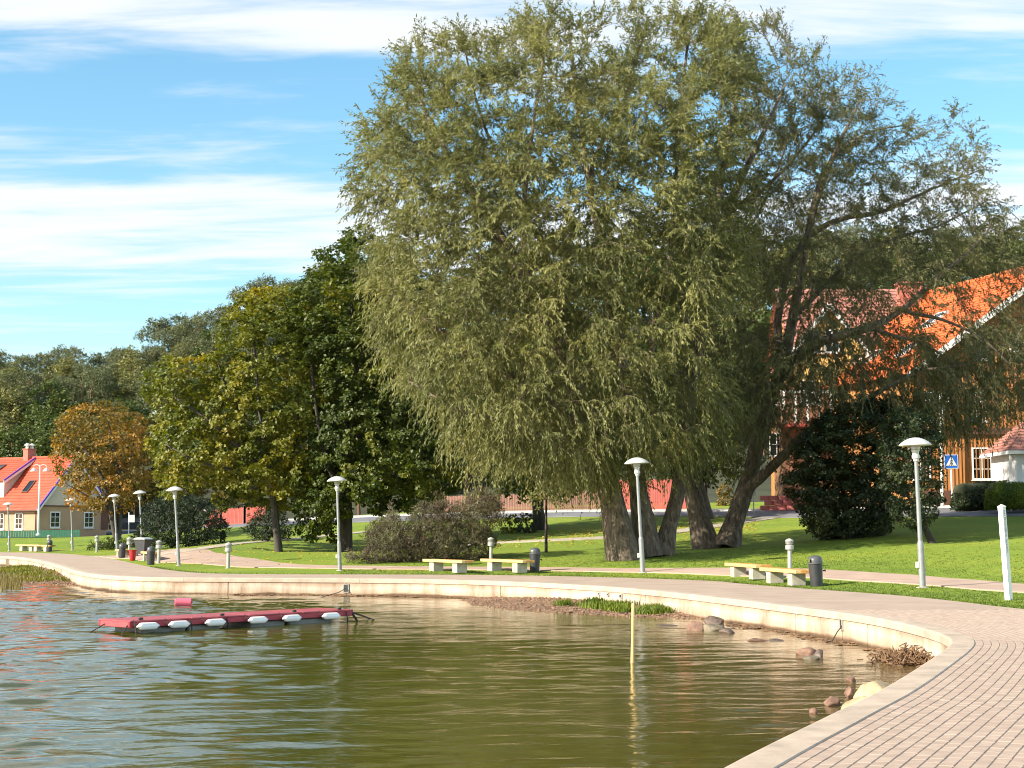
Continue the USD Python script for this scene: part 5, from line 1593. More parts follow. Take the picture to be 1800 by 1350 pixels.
obj("roof", mb.mesh(), M["rose_tile"], kb)
mb = MB()
mb.box(((x0 + x1) / 2, y0_ - e - .02, ze_ - .08), (x1 - x0 + 2 * e, .06, .18))
mb.box((x0 - e - .02, y0_ + 2, ze_ - .08), (.06, 4 + 2 * e, .18))
obj("fascia", mb.mesh(), M["white_paint"], kb)
obj("porch_post", MB().box((x0 - .35, y0_ - .3, (zb_ + ze_) / 2), (.1, .1, ze_ - zb_ - .2)).mesh(), M["white_paint"], kb)
c0 = P(1787, 853, 79)
obj("cabinet", MB().cbox((c0[0], 79, c0[2] - .4), (.85, .6, 1.2), .02).mesh(), M["white_paint"], kb)

# ------------------------------------------------------------------ trees
def grow(limbs, attr, step, infl, kill, iters, seed, jit=0.12, lift=(0, 0, 0.05)):
    """Branches grown from hand-set limbs [(points, r0, r1)] towards the points attr. Returns nodes, parents, least radii."""
    r = np.random.default_rng(seed)
    pos, par, rad = [], [], []
    for pts, r0, r1 in limbs:
        q = resample(chaikin2(pts, 2), step)
        q[1:-1] += r.normal(0, .03 * step, q[1:-1].shape)
        if pos:
            d = np.linalg.norm(np.array(pos) - q[0], axis=1)
            prev = int(np.argmin(d))
            if d[prev] > 1.2 * step and par[0] == -1 and r0 > 0.35:
                prev = -1
            start = 0 if prev == -1 else 1
        else:
            prev, start = -1, 0
        n = len(q)
        for k in range(start, n):
            pos.append(q[k])
            par.append(prev)
            rad.append(r0 + (r1 - r0) * (k / max(1, n - 1)) ** .8)
            prev = len(pos) - 1
    pos, par, rad = [np.array(p) for p in pos], list(par), list(rad)
    act = np.array(attr)
    lift = np.array(lift)
    seen = set()
    for it in range(iters):
        if not len(act):
            break
        arr = np.array(pos)
        tree = cKDTree(arr)
        d, i = tree.query(act, distance_upper_bound=infl)
        ok = np.isfinite(d)
        if not ok.any():
            break
        v = act[ok] - arr[i[ok]]
        v /= np.linalg.norm(v, axis=1, keepdims=True) + 1e-9
        acc = np.zeros_like(arr)
        np.add.at(acc, i[ok], v)
        nodes = np.unique(i[ok])
        dirs = acc[nodes]
        dirs /= np.linalg.norm(dirs, axis=1, keepdims=True) + 1e-9
        dirs = dirs + lift + r.normal(0, jit, dirs.shape)
        dirs /= np.linalg.norm(dirs, axis=1, keepdims=True)
        new = arr[nodes] + dirs * step
        dn = tree.query(new)[0]
        good = dn > step * .45
        if not good.any():
            break
        for n_, p_ in zip(nodes[good], new[good]):
            pos.append(p_)
            par.append(int(n_))
            rad.append(0.0)
        dd = cKDTree(new[good]).query(act, distance_upper_bound=kill)[0]
        act = act[~np.isfinite(dd)]
    return np.array(pos), np.array(par), np.array(rad)


def radii(pos, par, rmin, tip=0.008, e=2.3, cap=9.0):
    n = len(pos)
    acc = np.zeros(n)
    for k in range(n - 1, -1, -1):
        if acc[k] == 0:
            acc[k] = tip ** e
        if par[k] >= 0:
            acc[par[k]] += acc[k]
    return np.maximum(np.minimum(acc ** (1 / e), cap), rmin)


def wood(pos, par, r, thin=0.0):
    """Thick branches as joined tubes, thin ones as three-sided sticks."""
    mb = MB()
    n = len(pos)
    kids = [[] for _ in range(n)]
    for k in range(n):
        if par[k] >= 0:
            kids[par[k]].append(k)
    stack = [(k, -1) for k in range(n) if par[k] < 0]
    while stack:
        k, frm = stack.pop()
        chain = ([frm] if frm >= 0 else []) + [k]
        while kids[chain[-1]]:
            c = kids[chain[-1]]
            best = max(c, key=lambda q: r[q])
            for q in c:
                if q != best:
                    stack.append((q, chain[-1]))
            chain.append(best)
        if len(chain) < 2:
            continue
        rr = r[chain].copy()
        if frm >= 0:
            rr[0] = min(rr[0], rr[1] * 1.25)
        if rr.max() < thin:
            continue
        sides = 18 if rr.max() > .22 else 7 if rr.max() > .07 else 4 if rr.max() > .03 else 3
        n0 = mb.n
        mb.tube(pos[chain], rr, sides, cap=False)
        if rr.max() > .22:                     # ridged bark
            v = mb.v[-1]
            c = np.repeat(pos[chain], sides, 0)
            d = v - c
            w = np.clip((np.repeat(rr, sides) - .12) / .2, 0, 1)[:, None]
            v += d * w * (.42 * (meshkit.fbm(v * [4.5, 4.5, .9], 3, 2)[:, None] - .5) + .30 * (meshkit.fbm(v * [1.3, 1.3, .6], 2, 5)[:, None] - .5))
    return mb.mesh()


def leaf_quads(c, axis, nrm, L, W):
    """Diamond leaves: base c, along axis, face normal nrm."""
    side = np.cross(axis, nrm)
    side /= np.linalg.norm(side, axis=1, keepdims=True) + 1e-9
    L, W = L[:, None], W[:, None]
    up = np.cross(side, axis)
    a = c + axis * L * .42
    V = np.stack([c, a + side * W * .5 + up * W * .10, c + axis * L, a - side * W * .5 + up * W * .10], 1).reshape(-1, 3)
    f = np.array([[0, 1, 2], [0, 2, 3]])
    return V, (np.arange(len(c))[:, None, None] * 4 + f[None]).reshape(-1, 3)


def unit(v):
    return v / (np.linalg.norm(v, axis=-1, keepdims=True) + 1e-9)


def willow_leaves(pos, par, r, n_shoot, n_leaf, seed, centre, lowz, highz, thick=.03, Ls=(.55, 1.25), leaf=(.15, .032), dens=None):
    g = np.random.default_rng(seed)
    k = np.nonzero((r < thick) & (par >= 0))[0]
    if dens is not None:
        k = k[g.random(len(k)) < dens(pos[k])]
    cnt = g.poisson(n_shoot, len(k)) + (g.random(len(k)) < .3)
    k = np.repeat(k, cnt)
    n = len(k)
    p0 = pos[k] + (pos[par[k]] - pos[k]) * g.random((n, 1))
    d = unit(pos[k] - pos[par[k]])
    out = unit((p0 - centre) * [1, 1, .55])
    h = np.clip((p0[:, 2] - lowz) / (highz - lowz), 0, 1)[:, None]
    d0 = unit(.45 * d + .35 * out + .62 * unit(g.normal(0, 1, (n, 3))) + [0, 0, 1] * (h * .75 - .15))
    L = g.uniform(*Ls, (n, 1))
    droop = (.72 - .58 * h) * g.uniform(.4, 1.4, (n, 1))
    t = (np.arange(n_leaf) + .6) / n_leaf
    t = np.clip(t[None] + g.normal(0, .02, (n, n_leaf)), 0.03, 1)[..., None]
    pt = p0[:, None] + d0[:, None] * L[:, None] * t * (1 - .18 * t * droop[:, None]) - np.array([0, 0, 1]) * (droop * L)[:, None] * t ** 1.9
    tan = unit(d0[:, None] - np.array([0, 0, 1]) * 1.9 * droop[:, None] * t ** .9)
    ax = unit(tan * .75 + unit(g.normal(0, 1, (n, n_leaf, 3))) * .75 - np.array([0, 0, 1]) * (.25 + .5 * (1 - h))[:, None]).reshape(-1, 3)
    nr = unit(g.normal(0, 1, (n * n_leaf, 3)) + np.repeat(out, n_leaf, 0) * .5 + [0, 0, .5])
    m = n * n_leaf
    V, Fc = leaf_quads(pt.reshape(-1, 3), ax, nr, leaf[0] * g.uniform(.65, 1.25, m), leaf[1] * g.uniform(.7, 1.3, m))
    # the shoots themselves, as thin strips
    q0, q1, q2 = p0, p0 + d0 * L * .5 - [0, 0, 1] * droop * L * .27, p0 + d0 * L * (1 - .18 * droop) - [0, 0, 1] * droop * L
    s_ = unit(np.cross(d0, g.normal(0, 1, (n, 3)))) * .006
    SV = np.stack([q0 - s_, q0 + s_, q1 + s_ * .8, q1 - s_ * .8, q2], 1).reshape(-1, 3)
    SF = (np.arange(n)[:, None, None] * 5 + np.array([[0, 1, 2], [0, 2, 3], [3, 2, 4]])[None]).reshape(-1, 3)
    return (V, Fc), (SV, SF)


def broad_leaves(pos, par, r, n_leaf, seed, centre, size=.18, spread=.38, thick=.03, flat=.6, wid=.85):
    g = np.random.default_rng(seed)
    k = np.nonzero((r < thick) & (par >= 0))[0]
    k = np.repeat(k, g.poisson(n_leaf, len(k)))
    n = len(k)
    c = pos[k] + unit(g.normal(0, 1, (n, 3))) * (g.random((n, 1)) ** .6) * spread * [1, 1, flat]
    out = unit(pos[k] - centre)
    nr = unit(.75 * unit(g.normal(0, 1, (n, 3))) + .55 * out + [0, 0, .6])
    a = unit(np.cross(nr, g.normal(0, 1, (n, 3))) + [0, 0, -.35])
    s_ = size * g.uniform(.6, 1.3, n)
    return leaf_quads(c, a, nr, s_, s_ * wid)


def needle_tufts(pos, par, r, n_tuft, n_blade, seed, L=.3, W=.02, thick=.03, spread=.1, up=.5):
    g = np.random.default_rng(seed)
    k = np.nonzero((r < thick) & (par >= 0))[0]
    k = np.repeat(k, g.poisson(n_tuft, len(k)))
    c = pos[k] + g.normal(0, spread, (len(k), 3))
    d = unit(unit(pos[k] - pos[par[k]]) + .5 * unit(g.normal(0, 1, (len(k), 3))) + [0, 0, up])
    kk = np.repeat(np.arange(len(k)), n_blade)
    n = len(kk)
    ax = unit(d[kk] * .8 + unit(g.normal(0, 1, (n, 3))) * .8)
    nr = unit(g.normal(0, 1, (n, 3)))
    return leaf_quads(c[kk] + d[kk] * (g.random((n, 1)) * L * .6), ax, nr, L * g.uniform(.5, 1.2, n), W * g.uniform(.7, 1.3, n))


def crown_points(poly_px, Y, depth, n, seed, gap=.42, gscale=2.6, edge=3.2, dens=None):
    """Points spread through a crown whose outline from the water side is the given polygon, rounded in depth."""
    g = np.random.default_rng(seed)
    pw = Polygon([(P(u, v, Y)[0], P(u, v, Y)[2]) for u, v in poly_px]).buffer(0)
    x0, z0, x1, z1 = pw.bounds
    out = []
    tot = 0
    while tot < n:
        m = n * 3
        x, z = g.uniform(x0, x1, m), g.uniform(z0, z1, m)
        ok = shapely.contains_xy(pw, x, z)
        x, z = x[ok], z[ok]
        d = shapely.distance(pw.exterior, shapely.points(x, z))
        t = np.clip(d / edge, 0, 1)
        half = depth * np.sqrt(1 - (1 - t) ** 2) + .15
        y = Y + half * g.uniform(-1, 1, len(x))
        p = np.column_stack([x, y, z])
        keep = meshkit.fbm(p / gscale, 3, seed) > gap - .12 * t
        # perspective: nearer points sit lower / closer in so that the outline stays the one measured
        s_ = p[:, 1:2] / Y
        p = np.column_stack([p[:, 0] * s_[:, 0], p[:, 1], CAMZ + (p[:, 2] - CAMZ) * s_[:, 0]])
        if dens is not None:
            keep &= g.random(len(p)) < dens(p)
        p = p[keep]
        out.append(p)
        tot += len(p)
    return np.vstack(out)[:n]


def limb(pts, Y, r0, r1):
    return ([P(q[0], q[1], Y + (q[2] if len(q) > 2 else 0)) for q in pts], r0, r1)


def px_u(p):
    return 900 + F * p[:, 0] / p[:, 1]


def px_v(p):
    return 930 - F * (p[:, 2] - CAMZ) / p[:, 1]


# --- the two great willows
YA = 61.0
limbsA = [
    limb([(1098, 989), (1092, 955), (1084, 915), (1073, 860), (1050, 770, -1), (1000, 640, -2), (930, 500, -2.5), (860, 380, -2), (790, 280, -1.5), (740, 180, -1)], YA, .52, .05),
    limb([(1140, 980, .8), (1130, 930, .8), (1122, 870, 1), (1110, 760, 1), (1090, 620, .5), (1060, 450), (1030, 300), (1010, 150), (1000, 50)], YA, .45, .05),
    limb([(1163, 978, 1.2), (1180, 910, 1.5), (1195, 850, 1.8), (1205, 760, 2), (1230, 620, 2.5), (1250, 450, 2.5), (1270, 300, 2), (1290, 180, 2), (1315, 90, 2)], YA, .37, .05),
    limb([(1050, 770, -1), (960, 700, -3), (860, 640, -4), (770, 580, -4), (690, 520, -3.5)], YA, .26, .04),
    limb([(1110, 760, 1), (1150, 600, -1.5), (1180, 450, -2), (1190, 300, -1.5), (1200, 150, -1), (1210, 60, -1)], YA, .28, .05),
    limb([(1073, 860), (1000, 790, -3), (900, 745, -4.5), (800, 720, -4.5), (720, 670, -4)], YA, .2, .04),
    limb([(930, 500, -2.5), (915, 400, -3), (930, 260, -4), (948, 150, -4), (960, 60, -3)], YA, .14, .03),
    limb([(1000, 640, -2), (980, 480, 2), (900, 330, 3), (840, 200, 3), (820, 100, 2)], YA, .2, .04),
    limb([(1030, 300), (1090, 200, 2), (1120, 100, 2), (1140, 30, 2)], YA, .12, .03),
]
polyA = [(1075, 838), (1000, 850), (940, 846), (880, 832), (820, 815), (770, 785), (745, 745), (702, 705), (680, 660), (655, 605), (655, 540), (638, 480), (648, 430), (630, 390), (612, 320), (614, 250), (622, 205), (660, 180), (690, 115), (730, 70), (780, 56), (830, 50), (888, 78),
         (905, 28), (950, 8), (1000, 0), (1100, 4), (1170, 18), (1240, 20), (1300, 50), (1330, 130), (1340, 300), (1320, 500), (1300, 700), (1260, 775), (1210, 815), (1150, 820), (1110, 815)]
ptsA = crown_points(polyA, YA - 1, 6.5, 8200, 21, gap=.50, gscale=3.0, edge=3.0)
posA, parA, rmA = grow(limbsA, ptsA, .42, 5.0, .62, 70, 31)
rA = radii(posA, parA, rmA)
rA = rA * (1 + .45 * np.clip(1 - (posA[:, 2] - .35) / 1.3, 0, 1) ** 2)
cA = P(990, 480, YA)
zlo, zhi = P(0, 870, YA)[2], P(0, 60, YA)[2]
tr = thing("willow_tree", "huge willow with several leaning stems, its dense olive crown hanging low on the left", "tree")
obj("trunk", wood(posA, parA, rA), M["bark"], tr, smooth=True)
lv, sv = willow_leaves(posA, parA, rA, 3.1, 24, 41, cA, zlo, zhi, Ls=(.55, 1.35), leaf=(.18, .046))
obj("crown", lv, M["leaf_willow"], tr, kind="stuff")
obj("shoots", sv, M["bark"], tr, kind="stuff")
nA = len(lv[1])

YB = 67.5
limbsB = [
    limb([(1278, 966, -.3), (1286, 930), (1296, 895), (1318, 840), (1335, 760), (1355, 690), (1375, 650), (1395, 560), (1410, 460), (1430, 360), (1470, 260), (1510, 180)], YB, .46, .04),
    limb([(1243, 967), (1232, 925), (1224, 895), (1210, 840), (1195, 740, 1), (1195, 640, 1), (1230, 500), (1270, 380, -1), (1330, 260, -1), (1380, 150)], YB, .45, .05),
    limb([(1355, 690), (1385, 640, -1), (1430, 606, -2), (1480, 588, -2.5), (1530, 578, -3), (1585, 548, -3), (1640, 495, -3), (1690, 455, -3), (1740, 400, -3)], YB, .30, .05),
    limb([(1530, 578, -3), (1570, 590, -3.3), (1620, 600, -3.5), (1680, 640, -4)], YB, .10, .03),
    limb([(1310, 862), (1345, 832, -1), (1380, 800, -2), (1410, 765, -2.5), (1440, 745, -3), (1480, 730, -3), (1540, 690, -3.5), (1620, 650, -4), (1700, 640, -4)], YB, .27, .04),
    limb([(1375, 650), (1362, 560, 1), (1390, 450, 1), (1430, 405, 1), (1480, 383, 1), (1550, 375, 1), (1640, 330, 1), (1720, 300, 1)], YB, .20, .03),
    limb([(1410, 460), (1422, 380), (1450, 290, 1), (1520, 230, 1), (1590, 220, 1)], YB, .12, .03),
    limb([(1395, 560), (1480, 470, 2), (1560, 420, 2), (1650, 400, 2.5), (1740, 350, 2.5)], YB, .14, .03),
    limb([(1270, 380, -1), (1350, 330, -2), (1430, 240, -2), (1480, 150, -2)], YB, .13, .03),
    limb([(1230, 500), (1310, 420, 2), (1370, 300, 2), (1400, 190, 2)], YB, .15, .03),
    limb([(1585, 548, -3), (1660, 560, -4), (1740, 600, -5), (1790, 660, -5)], YB, .10, .03),
]
polyB = [(1190, 805), (1170, 700), (1180, 500), (1200, 300), (1230, 120), (1290, 30), (1345, 45), (1372, 18), (1392, 85), (1440, 78), (1470, 118), (1530, 125), (1565, 165), (1600, 188), (1640, 212), (1690, 190), (1722, 235), (1757, 265), (1788, 330), (1806, 450), (1815, 600),
         (1800, 700), (1745, 762), (1660, 780), (1560, 770), (1480, 730), (1420, 700), (1390, 725), (1340, 775), (1280, 805)]


def densB(p):
    u, v = px_u(p), px_v(p)
    k = np.interp(u, [1250, 1400, 1500, 1650, 1800], [1.0, .95, .85, .75, .66])
    k = k * np.where(v < 430, np.interp(u, [1350, 1500, 1800], [1.0, .82, .70]), 1.0)
    k = np.where((v > 585) & (u > 1300), np.maximum(k, .95), k)
    roof = np.exp(-((u - 1670) / 105) ** 2 - ((v - 535) / 50) ** 2)
    return np.clip(k * (1 - .55 * roof), .1, 1)


ptsB = crown_points(polyB, YB, 6.0, 6000, 22, gap=.50, gscale=2.8, edge=2.6, dens=densB)
lowB = [(1290, 560), (1420, 600), (1500, 630), (1580, 650), (1640, 620), (1700, 585), (1815, 540), (1818, 720), (1745, 745), (1650, 762), (1560, 755), (1480, 725), (1420, 690), (1390, 720), (1330, 780), (1280, 720)]
ptsB = np.vstack([ptsB, crown_points(lowB, YB - 2.5, 3.4, 4400, 23, gap=.36, gscale=1.6, edge=1.5)])
posB, parB, rmB = grow(limbsB, ptsB, .42, 5.0, .62, 70, 32)
rB = radii(posB, parB, rmB)
rB = rB * (1 + .45 * np.clip(1 - (posB[:, 2] - .75) / 1.3, 0, 1) ** 2)
tr = thing("willow_tree", "large willow with two V-shaped stems, its thin crown reaching right over the house roofs", "tree")
obj("trunk", wood(posB, parB, rB), M["bark"], tr, smooth=True)
cB = P(1420, 480, YB)
lv, sv = willow_leaves(posB, parB, rB, 2.6, 19, 42, cB, P(0, 840, YB)[2], P(0, 60, YB)[2], Ls=(.55, 1.25), leaf=(.17, .042), dens=lambda p: np.clip(densB(p) * 1.25, .2, 1))
obj("crown", lv, M["leaf_willow_b"], tr, kind="stuff")
obj("shoots", sv, M["bark"], tr, kind="stuff")
nB = len(lv[1])


# --- broadleaved trees and shrubs, each grown in place
def make_tree(name, label, cat, poly, Y, depth, limbs, n, leafm, barkm, seed, kind="broad", step=.38, kill=.55, leaves=9, size=.19, spread=.36, gap=.45, gscale=1.8, edge=2.2, thick=.03, group=None, tip=.008, **kw):
    pts = crown_points(poly, Y, depth, n, seed, gap=gap, gscale=gscale, edge=edge)
    pos, par, rm = grow(limbs, pts, step, 5.0, kill, 60, seed + 100)
    r_ = radii(pos, par, rm, tip)
    t = thing(name, label, cat, group=group)
    obj("trunk" if cat == "tree" else "stems", wood(pos, par, r_), barkm, t, smooth=True)
    c = np.mean(pts, 0) - [0, 0, np.ptp(pts[:, 2]) * .2]
    if kind == "broad":
        q = broad_leaves(pos, par, r_, leaves, seed + 200, c, size, spread, thick, **kw)
    else:
        q = needle_tufts(pos, par, r_, leaves, 7, seed + 200, size, spread, thick, **kw)
    obj("crown" if cat == "tree" else "foliage", q, leafm, t, kind="stuff")
    return t


YM1 = hit(490, 970)[1]
make_tree("maple_tree", "yellow-green maple with turning leaves, left of the dark maple", "tree",
          [(250, 690), (258, 645), (285, 622), (315, 625), (335, 655), (380, 620), (388, 570), (402, 530), (450, 500), (500, 497), (545, 515), (570, 600), (575, 800), (545, 885), (500, 905), (450, 892), (400, 902), (345, 865), (305, 893), (268, 868), (252, 800)], YM1 + 1, 4.5,
          [limb([(490, 971), (488, 930), (484, 880), (474, 835), (462, 770), (450, 680), (445, 580)], YM1, .22, .05), limb([(474, 835), (430, 795, -1), (370, 740, -2), (310, 700, -2)], YM1, .14, .04),
           limb([(484, 880), (520, 800, 1), (530, 700, 1), (520, 600, 1)], YM1, .13, .04), limb([(462, 770), (400, 690, 1), (380, 630, 1)], YM1, .1, .03), limb([(474, 835), (420, 830, -2), (340, 810, -3), (290, 780, -2)], YM1, .1, .03)],
          3000, M["leaf_maple"], M["bark_grey"], 51, leaves=30, size=.18, spread=.33, gap=.50, gscale=1.5)
YM2 = hit(606, 970)[1]
make_tree("maple_tree", "tall dark green maple with a thick trunk behind the lamp post", "tree",
          [(492, 530), (525, 462), (558, 432), (588, 428), (606, 400), (640, 390), (690, 420), (740, 480), (785, 600), (810, 750), (815, 850), (800, 890), (745, 905), (665, 908), (615, 910), (565, 948), (520, 950), (498, 905), (520, 820), (535, 700), (505, 610)], YM2 + .5, 5.5,
          [limb([(606, 972), (604, 930), (602, 880), (606, 800), (612, 700), (618, 580), (622, 470)], YM2, .40, .05), limb([(602, 880), (570, 800, -2), (550, 700, -3), (545, 580, -2)], YM2, .2, .04), limb([(606, 800), (670, 720, -1), (710, 600), (700, 500)], YM2, .2, .04),
           limb([(604, 930), (590, 900, -1.5), (560, 900, -3), (535, 915, -4)], YM2, .10, .03), limb([(602, 880), (660, 850, -2), (730, 820, -3)], YM2, .14, .03), limb([(612, 700), (640, 600, 3), (650, 500, 3)], YM2, .14, .03)],
          5000, M["leaf_maple_dark"], M["bark_dark"], 52, leaves=29, size=.18, spread=.33, gap=.50, gscale=1.5)
YR = 104.0
make_tree("maple_tree", "rust-orange leaved tree with twin grey stems beside the tan cottage", "tree",
          [(86, 775), (95, 738), (132, 708), (182, 703), (232, 710), (266, 740), (272, 800), (262, 860), (228, 897), (192, 905), (150, 904), (118, 885), (98, 845), (83, 812)], YR, 4.6,
          [limb([(209, 962), (208, 930), (211, 895), (214, 850), (200, 790), (190, 740)], YR, .26, .05), limb([(204, 962, -.3), (200, 925, -.4), (192, 890, -.5), (182, 840, -1), (150, 790, -1), (120, 770)], YR, .20, .04), limb([(214, 850), (235, 800, 1), (240, 750, 1)], YR, .1, .03), limb([(192, 890, -.5), (150, 870, -2), (115, 850, -2)], YR, .08, .03)],
          1900, M["leaf_rust"], M["bark_grey"], 53, leaves=13, size=.20, spread=.40, gap=.50, gscale=1.4)
# trees standing behind the willows
YL = hit(952, 931)[1]
make_tree("linden_tree", "thick-trunked tree on the lawn behind the willow's hanging left side", "tree",
          [(850, 860), (830, 760), (850, 640), (950, 560), (1060, 600), (1090, 740), (1060, 850), (1000, 880), (900, 880)], YL + 1, 5.0,
          [limb([(952, 934), (951, 910), (950, 870), (952, 800), (955, 700), (958, 600)], YL, .46, .06), limb([(950, 870), (900, 800), (880, 720)], YL, .2, .04), limb([(950, 870), (1010, 800), (1040, 700)], YL, .2, .04)],
          1300, M["leaf_maple_dark"], M["bark_grey"], 54, leaves=9, size=.24, spread=.5)
YL2 = hit(960, 971)[1]
make_tree("young_tree", "slim young tree with a thin straight trunk right of the middle bin", "tree",
          [(925, 880), (935, 850), (960, 838), (990, 848), (1000, 875), (985, 893), (945, 895)], YL2, 1.3,
          [limb([(960, 972), (959, 930), (958, 890), (960, 850)], YL2, .075, .03)], 160, M["leaf_willow"], M["bark_dark"], 55, leaves=10, size=.12, spread=.28, step=.25, kill=.35, edge=1.0, gscale=1.0)
YL3 = hit(1241, 912)[1]
make_tree("linden_tree", "grey-trunked tree beside the road, seen between the right-hand willow stems", "tree",
          [(1150, 840), (1150, 720), (1200, 620), (1290, 620), (1330, 720), (1320, 830), (1240, 862)], YL3 + 1, 4.0,
          [limb([(1242, 914), (1241, 890), (1240, 850), (1238, 780), (1240, 680)], YL3, .42, .06), limb([(1240, 850), (1200, 780), (1180, 720)], YL3, .16, .04), limb([(1240, 850), (1290, 780), (1310, 730)], YL3, .16, .04)],
          900, M["leaf_maple_dark"], M["bark_grey"], 56, leaves=9, size=.24, spread=.5)
YD = hit(1640, 955)[1]
make_tree("leaning_tree", "small dark tree on a leaning trunk behind the nearest lamp post", "tree",
          [(1545, 740), (1580, 712), (1630, 715), (1655, 760), (1662, 830), (1660, 890), (1640, 925), (1590, 935), (1560, 905), (1540, 860), (1540, 800)], YD + .3, 2.2,
          [limb([(1640, 957), (1627, 930), (1615, 895), (1606, 850), (1600, 800), (1598, 750)], YD, .17, .04), limb([(1615, 895), (1585, 860, -.5), (1565, 830, -.5)], YD, .06, .025), limb([(1606, 850), (1635, 810), (1640, 770)], YD, .06, .025)],
          1300, M["leaf_dark"], M["bark_dark"], 57, leaves=24, size=.10, spread=.24, step=.24, kill=.34, gap=.44, gscale=1.0, edge=1.0)
YD2 = hit(1480, 949)[1]
make_tree("dark_bush", "big dense dark-leaved bush on the lawn right of the right-hand willow stems", "bush",
          [(1372, 850), (1392, 810), (1408, 760), (1450, 720), (1510, 695), (1570, 700), (1600, 740), (1605, 820), (1590, 890), (1570, 935), (1530, 948), (1470, 953), (1430, 948), (1408, 910), (1385, 870)], YD2 + 1, 2.8,
          [limb([(1490, 952, 1), (1488, 900, 1), (1480, 830, 1), (1470, 760, 1)], YD2, .15, .04), limb([(1500, 952, 1), (1530, 880), (1560, 800), (1570, 740)], YD2, .12, .04), limb([(1485, 952, 1), (1450, 890), (1430, 820), (1425, 770)], YD2, .12, .04)],
          3400, M["leaf_dark"], M["bark_dark"], 58, leaves=34, size=.11, spread=.26, step=.24, kill=.34, gap=.32, gscale=1.1, edge=1.2)
YJ = hit(745, 993)[1]
make_tree("juniper_bush", "wide sprawling brown-green juniper behind the middle benches", "bush",
          [(606, 985), (612, 968), (650, 962), (640, 930), (668, 925), (690, 884), (705, 915), (726, 905), (742, 876), (752, 890), (772, 868), (790, 890), (822, 870), (850, 858), (876, 870), (884, 910), (868, 935), (872, 958), (852, 985), (800, 994), (740, 997), (680, 998), (640, 992)], YJ + 2.6, 1.6,
          [limb([(742, 995, .5), (760, 965), (790, 930), (830, 890), (862, 868)], YJ + 2.2, .11, .03), limb([(738, 995, .5), (735, 950), (742, 905), (745, 880)], YJ + 2.2, .10, .03), limb([(735, 996, .3), (710, 960), (694, 905)], YJ + 2.2, .09, .02), limb([(735, 996, .3), (690, 985, -.3), (620, 978, -.6)], YJ + 2.2, .08, .02),
           limb([(745, 996, .3), (790, 975, -.3), (850, 950, -.5)], YJ + 2.2, .09, .02), limb([(748, 995, .5), (770, 940, .5), (775, 880, .5)], YJ + 2.2, .07, .02), limb([(735, 996), (680, 960, .5), (645, 935, .8)], YJ + 2.2, .07, .02)],
          3000, M["needle_juniper"], M["bark_dark"], 59, kind="needle", leaves=6, size=.19, spread=.022, step=.20, kill=.27, gap=.42, gscale=.9, edge=.7, up=.35)
YC = hit(320, 962)[1] + 1
make_tree("spruce_bush", "low dark green spruce thicket behind the lamp post under the yellow maple", "bush",
          [(236, 955), (242, 905), (262, 880), (300, 862), (345, 872), (385, 893), (400, 925), (388, 952), (340, 962), (270, 962)], YC, 3.0,
          [limb([(300, 962), (300, 920), (302, 880)], YC, .14, .03), limb([(340, 962), (345, 920), (348, 890)], YC, .12, .03), limb([(262, 960), (262, 920), (265, 892)], YC, .12, .03), limb([(375, 958), (378, 930), (382, 905)], YC, .1, .03)],
          1600, M["needle_dark"], M["bark_dark"], 60, kind="needle", leaves=4, size=.26, spread=.05, step=.32, kill=.42, gap=.36, gscale=1.2, edge=1.2, up=0.0)
p = hit(200, 964)
make_tree("juniper_bush", "low creeping juniper on the lawn below the rust-leaved tree", "bush",
          [(154, 964), (165, 956), (185, 950), (210, 948), (240, 950), (246, 962), (215, 968), (175, 968)], p[1], 2.0,
          [limb([(200, 967), (185, 960), (165, 958)], p[1], .05, .02), limb([(205, 967), (215, 957), (235, 955)], p[1], .05, .02)],
          420, M["leaf_forest_d"], M["bark_dark"], 61, kind="needle", leaves=4, size=.24, spread=.06, step=.28, kill=.36, gap=.40, gscale=1.0, edge=.5, up=.2)
p = hit(466, 952)
make_tree("spruce_bush", "small dark spruce bush on the slope between the maple trunks", "bush",
          [(432, 950), (436, 915), (455, 893), (480, 885), (505, 905), (512, 940), (500, 953), (455, 955)], p[1] + 1, 2.0,
          [limb([(470, 954), (470, 920), (472, 895)], p[1] + 1, .1, .03)], 600, M["needle_dark"], M["bark_dark"], 62, kind="needle", leaves=4, size=.26, spread=.05, step=.32, kill=.42, gap=.38, gscale=1.0, edge=.9, up=0.0)
for u0, u1, v0, v1, m_, sd, nm, lab, sz in ((878, 915, 900, 940, "leaf_yellow", 63, "garden_shrub", "bright yellow-green shrub at the foot of the thick-trunked tree", .15), (905, 946, 898, 940, "leaf_dark", 64, "garden_shrub", "dark shrub between the yellow shrub and the thick trunk", .14),
                                           (652, 692, 905, 940, "leaf_yellow", 65, "garden_shrub", "light yellowish shrub left behind the sprawling juniper", .15), (1258, 1292, 846, 892, "leaf_rust", 66, "garden_shrub", "orange-leaved shrub beyond the road between the right willow stems", .16)):
    uc_ = (u0 + u1) / 2
    p = hit(uc_, v1 - 3)
    Yb = p[1]
    make_tree(nm, lab, "shrub", [(u0, v1), (u0 + 2, v0 + 12), (uc_ - 5, v0), (uc_ + 8, v0 + 3), (u1, v0 + 15), (u1, v1)], Yb, .9, [limb([(uc_, v1), (uc_, (v0 + v1) / 2)], Yb, .04, .02), limb([(uc_, v1), (u0 + 6, v0 + 15)], Yb, .03, .02), limb([(uc_, v1), (u1 - 6, v0 + 15)], Yb, .03, .02)],
              260, M[m_], M["bark_dark"], sd, leaves=9, size=sz, spread=.22, step=.22, kill=.3, gap=.38, gscale=.9, edge=.5)


